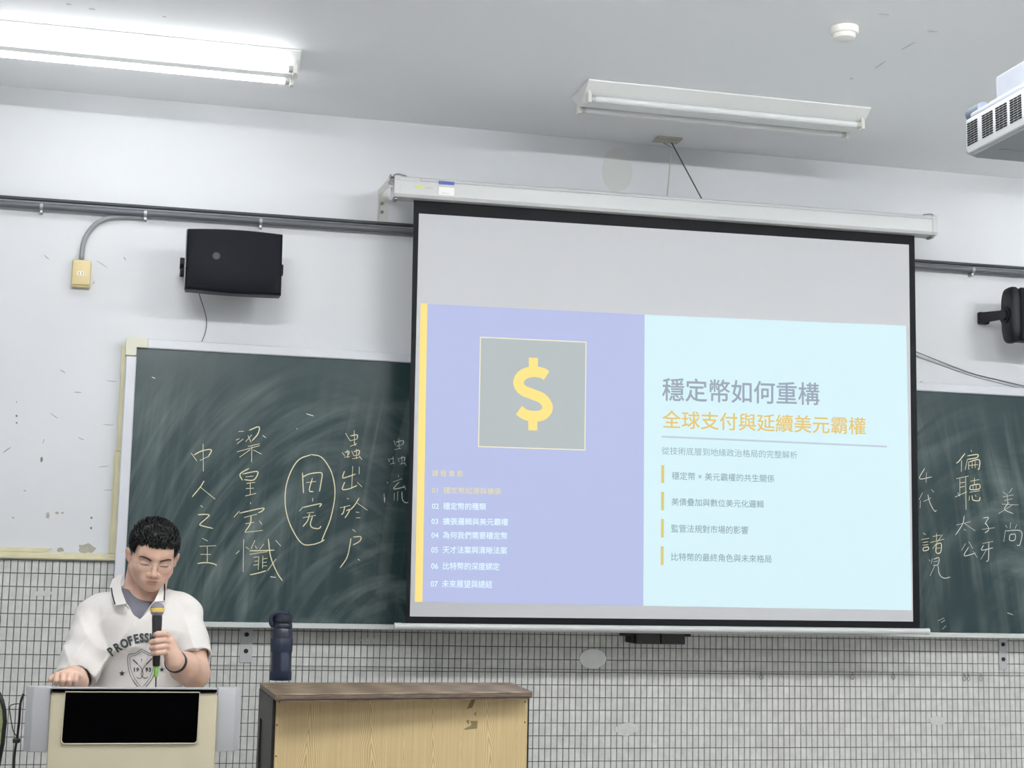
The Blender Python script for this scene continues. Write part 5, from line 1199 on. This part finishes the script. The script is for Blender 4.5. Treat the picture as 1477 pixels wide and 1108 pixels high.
hitstroke('shirt_crest', [zz2(*q) for q in ((828, 365), (880, 398), (935, 418), (930, 515), (900, 600), (848, 670), (828, 690))], 0.6, m_ink, shirt)
hitstroke('shirt_crest', [zz2(*q) for q in ((750, 440), (790, 480))], 1.6, m_ink, shirt)
hitstroke('shirt_crest', [zz2(*q) for q in ((790, 480), (825, 520), (840, 570), (815, 605), (790, 605), (785, 595))], 0.8, m_ink, shirt)
hitstroke('shirt_crest', [zz2(*q) for q in ((920, 430), (870, 480))], 1.6, m_ink, shirt)
hitstroke('shirt_crest', [zz2(*q) for q in ((870, 480), (835, 530), (825, 575), (845, 602), (875, 602), (880, 592))], 0.8, m_ink, shirt)
hitstroke('shirt_crest', [zz2(*q) for q in ((826, 435), (826, 468))], 0.6, m_ink, shirt); hitstroke('shirt_crest', [zz2(*q) for q in ((818, 440), (836, 440))], 0.6, m_ink, shirt)
for ch_, x_ in (('1', 762), ('9', 790), ('9', 872), ('3', 900)):
    q = zz2(x_, 530); hittext(ch_, q[0], q[1], 6.2, 0.0, m_ink, shirt)

# ---- hair: a cap and many short locks combed forward
hf = Field(HC-0.15, HC+0.15, 0.003)
AH(hf, ell((0, 0.018, 0.047), (0.081, 0.100, 0.086)), 0.01)
AH(hf, ell((0, -0.035, 0.082), (0.060, 0.052, 0.045)), 0.02)
def hairline(x, y, z):
    f_ = np.interp(np.asarray(y).ravel(), [-0.12, -0.075, -0.045, -0.030, -0.012, 0.0, 0.03, 0.05, 0.12], [0.064, 0.062, 0.052, 0.022, 0.004, 0.026, 0.022, -0.03, -0.05]).reshape(np.shape(y))
    return f_
def hcut(X, Y, Z):
    x, y, z = hx(X, Y, Z); return (z-hairline(x, y, z)-0.006*np.sin(x*190)-0.004*np.sin(x*410+1))*0.6
hf.add(hcut, hf.lo, hf.lo+hf.h*hf.n, 0.003, 's') if False else hf.add(lambda X, Y, Z: -(-hcut(X, Y, Z)), hf.lo, hf.lo, 0.0, 'u') if False else None
hf.g = np.maximum(hf.g, -hcut(*hf.sub(hf.lo, hf.lo+hf.h*hf.n)[1]).astype(np.float32))
hme = hf.mesh('hair')
m_hair = mat('black hair', rgb(4, 4, 5), 0.36, spec=0.28)
hair = obj('hair', hme, m_hair, person, True)
rnd = random.Random(11); bm = BM(); cnt = 0
while cnt < 1500:
    th_ = rnd.uniform(0, 2*PI); ph = math.acos(rnd.uniform(-0.25, 1.0))
    nl_ = Vector((math.sin(ph)*math.cos(th_), math.sin(ph)*math.sin(th_), math.cos(ph)))
    p = Vector((nl_.x*0.080, 0.018+nl_.y*0.100, 0.047+nl_.z*0.085))
    if p.y < -0.01 and p.z > 0.05: p = Vector((nl_.x*0.079, -0.004+nl_.y*0.088, 0.052+nl_.z*0.082))
    hz_ = float(hairline(p.x, np.array([p.y]), p.z)[0])
    if p.z < hz_+0.004: continue
    nr_ = Vector((nl_.x/0.080, nl_.y/0.10, nl_.z/0.085)).normalized()
    d = Vector((rnd.uniform(-0.35, 0.35)-0.15*nl_.x, -1.0, -0.15)); d = d-nr_*d.dot(nr_)
    if d.length < 0.15: d = Vector((0, 0, -1)).cross(nr_)
    if nl_.z < 0.45: d = d*0.25+(Vector((0, 0, -1))-nr_*(-nr_.z))
    d.normalize(); L_ = rnd.uniform(0.016, 0.030)*(0.55 if nl_.z < 0.35 else 1.0); lift = rnd.uniform(0.15, 0.95)*(1.0 if nl_.z > 0.5 else 0.35)
    r_ = rnd.uniform(0.0016, 0.0028)
    pts = [p-nr_*0.004, p+nr_*(0.002+0.004*lift)+d*L_*0.35, p+nr_*(0.003+0.008*lift)+d*L_*0.7, p+nr_*(0.001+0.007*lift)+d*L_+Vector((0, 0, -0.004))]
    if pts[-1].z < hz_-0.006 and p.y < -0.02 and nl_.z > 0: pts[-1].z = hz_-0.006
    tube(bm, [Vector(hl(q)) for q in pts], [r_, r_*1.1, r_*0.8, r_*0.15], 4, cap=False); cnt += 1
lk = obj('hair_locks', bm, m_hair, hair, True); lk['kind'] = 'stuff'
# eyebrows, lashes
bv = bmesh.new(); t_ = bodyo.data.copy(); t_.transform(Matrix.Translation(wloc(bodyo))); bv.from_mesh(t_); bpy.data.meshes.remove(t_); BT = BVHTree.FromBMesh(bv); bv.free()
def onface(x, z, off=0.0006):
    """point of the face surface in front of head coordinates (x, z)"""
    o_ = Vector(hl((x, -0.20, z))); d = Vector(Rh @ np.array((0, 1.0, 0))); h = BT.ray_cast(o_, d)
    return (h[0]-d*off) if h[0] is not None else Vector(hl((x, -0.09, z)))
for s_ in (-1, 1):
    P = [onface(s_*x, z, -0.0004) for x, z in ((0.014, 0.0095), (0.023, 0.0145), (0.035, 0.0185), (0.047, 0.0185), (0.054, 0.0150))]
    bm = BM(); tube(bm, catmull(P, 4), [0.0014]+[0.0027]*5+[0.0027]*5+[0.0020]*5+[0.0006], 6); obj('eyebrow', bm, m_hair, person, True)
    P = [onface(s_*x, z, -0.0002) for x, z in ((0.0185, -0.0095), (0.025, -0.0088), (0.034, -0.0090), (0.043, -0.0088), (0.049, -0.0070))]
    bm = BM(); tube(bm, catmull(P, 4), [0.0005]+[0.0011]*15+[0.0005], 5); obj('eyelashes', bm, m_hair, person, True)
# glasses
gl = thing('eyeglasses', 'thin wire-framed eyeglasses worn by the young man', 'glasses', hl((0, -0.1, 0)))
m_gf = mat('silver wire', rgb(170, 164, 150), 0.45, metal=0.7)
m_ln = bpy.data.materials.new('lens glass'); m_ln.use_nodes = True; nt = m_ln.node_tree; nt.nodes.clear(); o_ = nt.nodes.new('ShaderNodeOutputMaterial'); mxs = nt.nodes.new('ShaderNodeMixShader'); tr = nt.nodes.new('ShaderNodeBsdfTransparent'); gs = nt.nodes.new('ShaderNodeBsdfGlossy'); gs.inputs['Roughness'].default_value = 0.03
mxs.inputs[0].default_value = 0.10; nt.links.new(tr.outputs[0], mxs.inputs[1]); nt.links.new(gs.outputs[0], mxs.inputs[2]); nt.links.new(mxs.outputs[0], o_.inputs[0])
def gp_(x, z, y=None): return Vector(hl((x, (-0.109+abs(x)**2*6.0) if y is None else y, z)))
for s_ in (-1, 1):
    cxg, czg = s_*0.0335, -0.010; rim = []
    for k in range(28):
        a_ = 2*PI*k/28; rim.append(gp_(cxg+0.0245*math.copysign(abs(math.cos(a_))**0.8, math.cos(a_)), czg+0.0195*math.copysign(abs(math.sin(a_))**0.8, math.sin(a_))))
    bm = BM(); tube(bm, rim, 0.0008, 6, closed=True); obj('rim', bm, m_gf, gl, True)
    bm = BM(); bm.faces.new([bm.verts.new(q) for q in rim]); bmesh.ops.triangulate(bm, faces=bm.faces[:]); obj('lens', bm, m_ln, gl)
    bm = BM(); tube(bm, catmull([gp_(s_*0.058, -0.002), Vector(hl((s_*0.070, -0.080, -0.001))), Vector(hl((s_*0.0775, -0.03, 0.004))), Vector(hl((s_*0.080, 0.006, 0.010))), Vector(hl((s_*0.080, 0.024, -0.004)))], 4), 0.0009, 6); obj('temple', bm, m_gf, gl, True)
    bm = BM(); tube(bm, [gp_(s_*0.011, -0.012), Vector(hl((s_*0.0095, -0.102, -0.018)))], 0.0014, 6); obj('nose_pad', bm, m_gf, gl, True)
bm = BM(); tube(bm, catmull([gp_(-0.0095, -0.004), gp_(0, -0.0005, -0.111), gp_(0.0095, -0.004)], 4), 0.0009, 6); obj('bridge', bm, m_gf, gl, True)
# wristband
ax = Vector((E2-WR2)).normalized(); cb = Vector(WR2)+ax*0.006
t1 = ax.cross(Vector((0, 0, 1))).normalized(); t2 = ax.cross(t1)
bm = BM(); ring = []
for k in range(32):
    a_ = 2*PI*k/32; ring.append([bm.verts.new(cb+(t1*math.cos(a_)+t2*math.sin(a_))*rr_+ax*dd_) for rr_, dd_ in ((0.0285, -0.007), (0.0315, -0.006), (0.0318, 0.006), (0.0290, 0.007))])
for k in range(32):
    for q in range(4): bm.faces.new((ring[k][q], ring[(k+1) % 32][q], ring[(k+1) % 32][(q+1) % 4], ring[k][(q+1) % 4]))
bmesh.ops.recalc_face_normals(bm, faces=bm.faces[:])
tag(obj('wristband', bm, mat('black rubber strap', rgb(18, 18, 20), 0.5), smooth=True, angle=50, loc=cb), 'black wristband on the wrist of the hand holding the microphone', 'wristband')
# microphone
mt = Vector(P_(226.8, 879.5, YM+0.004)); mb = Vector(P_(225.2, 964, YM-0.006)); axm = (mb-mt).normalized()
r = thing('microphone', 'handheld black microphone with a grey and yellow foam head', 'microphone', mb)
def alongm(t): return mt+(mb-mt)*t
RM = 0.0198
Q1 = axm.to_track_quat('Z', 'Y').to_matrix().to_4x4()
def lathe_ax(name, prof, m, par=None):
    bm = BM(); lathe(bm, prof, (0, 0, 0), 28); bm.transform(Matrix.Translation(mt) @ Q1); bmesh.ops.recalc_face_normals(bm, faces=bm.faces[:]); return obj(name, bm, m, par or r, True, 50)
sph = lambda a0, a1, n=8: [(RM*math.cos(a0+(a1-a0)*k/n), RM*1.12*math.sin(a0+(a1-a0)*k/n)) for k in range(n+1)]
lathe_ax('foam_head', [(max(a, 0.0004), b) for a, b in sph(-PI/2, -0.15)], mat('grey foam', rgb(122, 122, 128), 0.9, bump=0.5, bscale=500))
lathe_ax('foam_band', [(a*1.01, b) for a, b in sph(-0.17, 0.36, 5)], mat('yellow foam', rgb(224, 190, 96), 0.9, bump=0.5, bscale=500))
lathe_ax('collar_ring', [(a, b) for a, b in sph(0.34, 0.85, 4)]+[(0.0125, RM*1.12*0.80)], mat('grey blue ring', rgb(120, 122, 140), 0.5))
Lm = (mb-mt).length
lathe_ax('handle', [(0.0138, 0.0165), (0.0145, 0.024), (0.0118, Lm*0.62), (0.0100, Lm*0.95), (0.0085, Lm*0.97)], mat('black microphone body', rgb(16, 16, 17), 0.35))
lathe_ax('green_tip', [(0.0052, Lm*0.95), (0.0060, Lm*0.97), (0.0056, Lm*1.13), (0.0040, Lm*1.15)], mat('green plastic', rgb(120, 178, 78), 0.5))
bm = BM(); e_ = mb+axm*Lm*0.14; tube(bm, catmull([e_, e_+Vector((0.001, 0.01, -0.04)), e_+Vector((0.0, 0.05, -0.10)), e_+Vector((0.01, 0.10, -0.16))], 5), 0.0019, 6); obj('cable', bm, m_ck2, r, True)
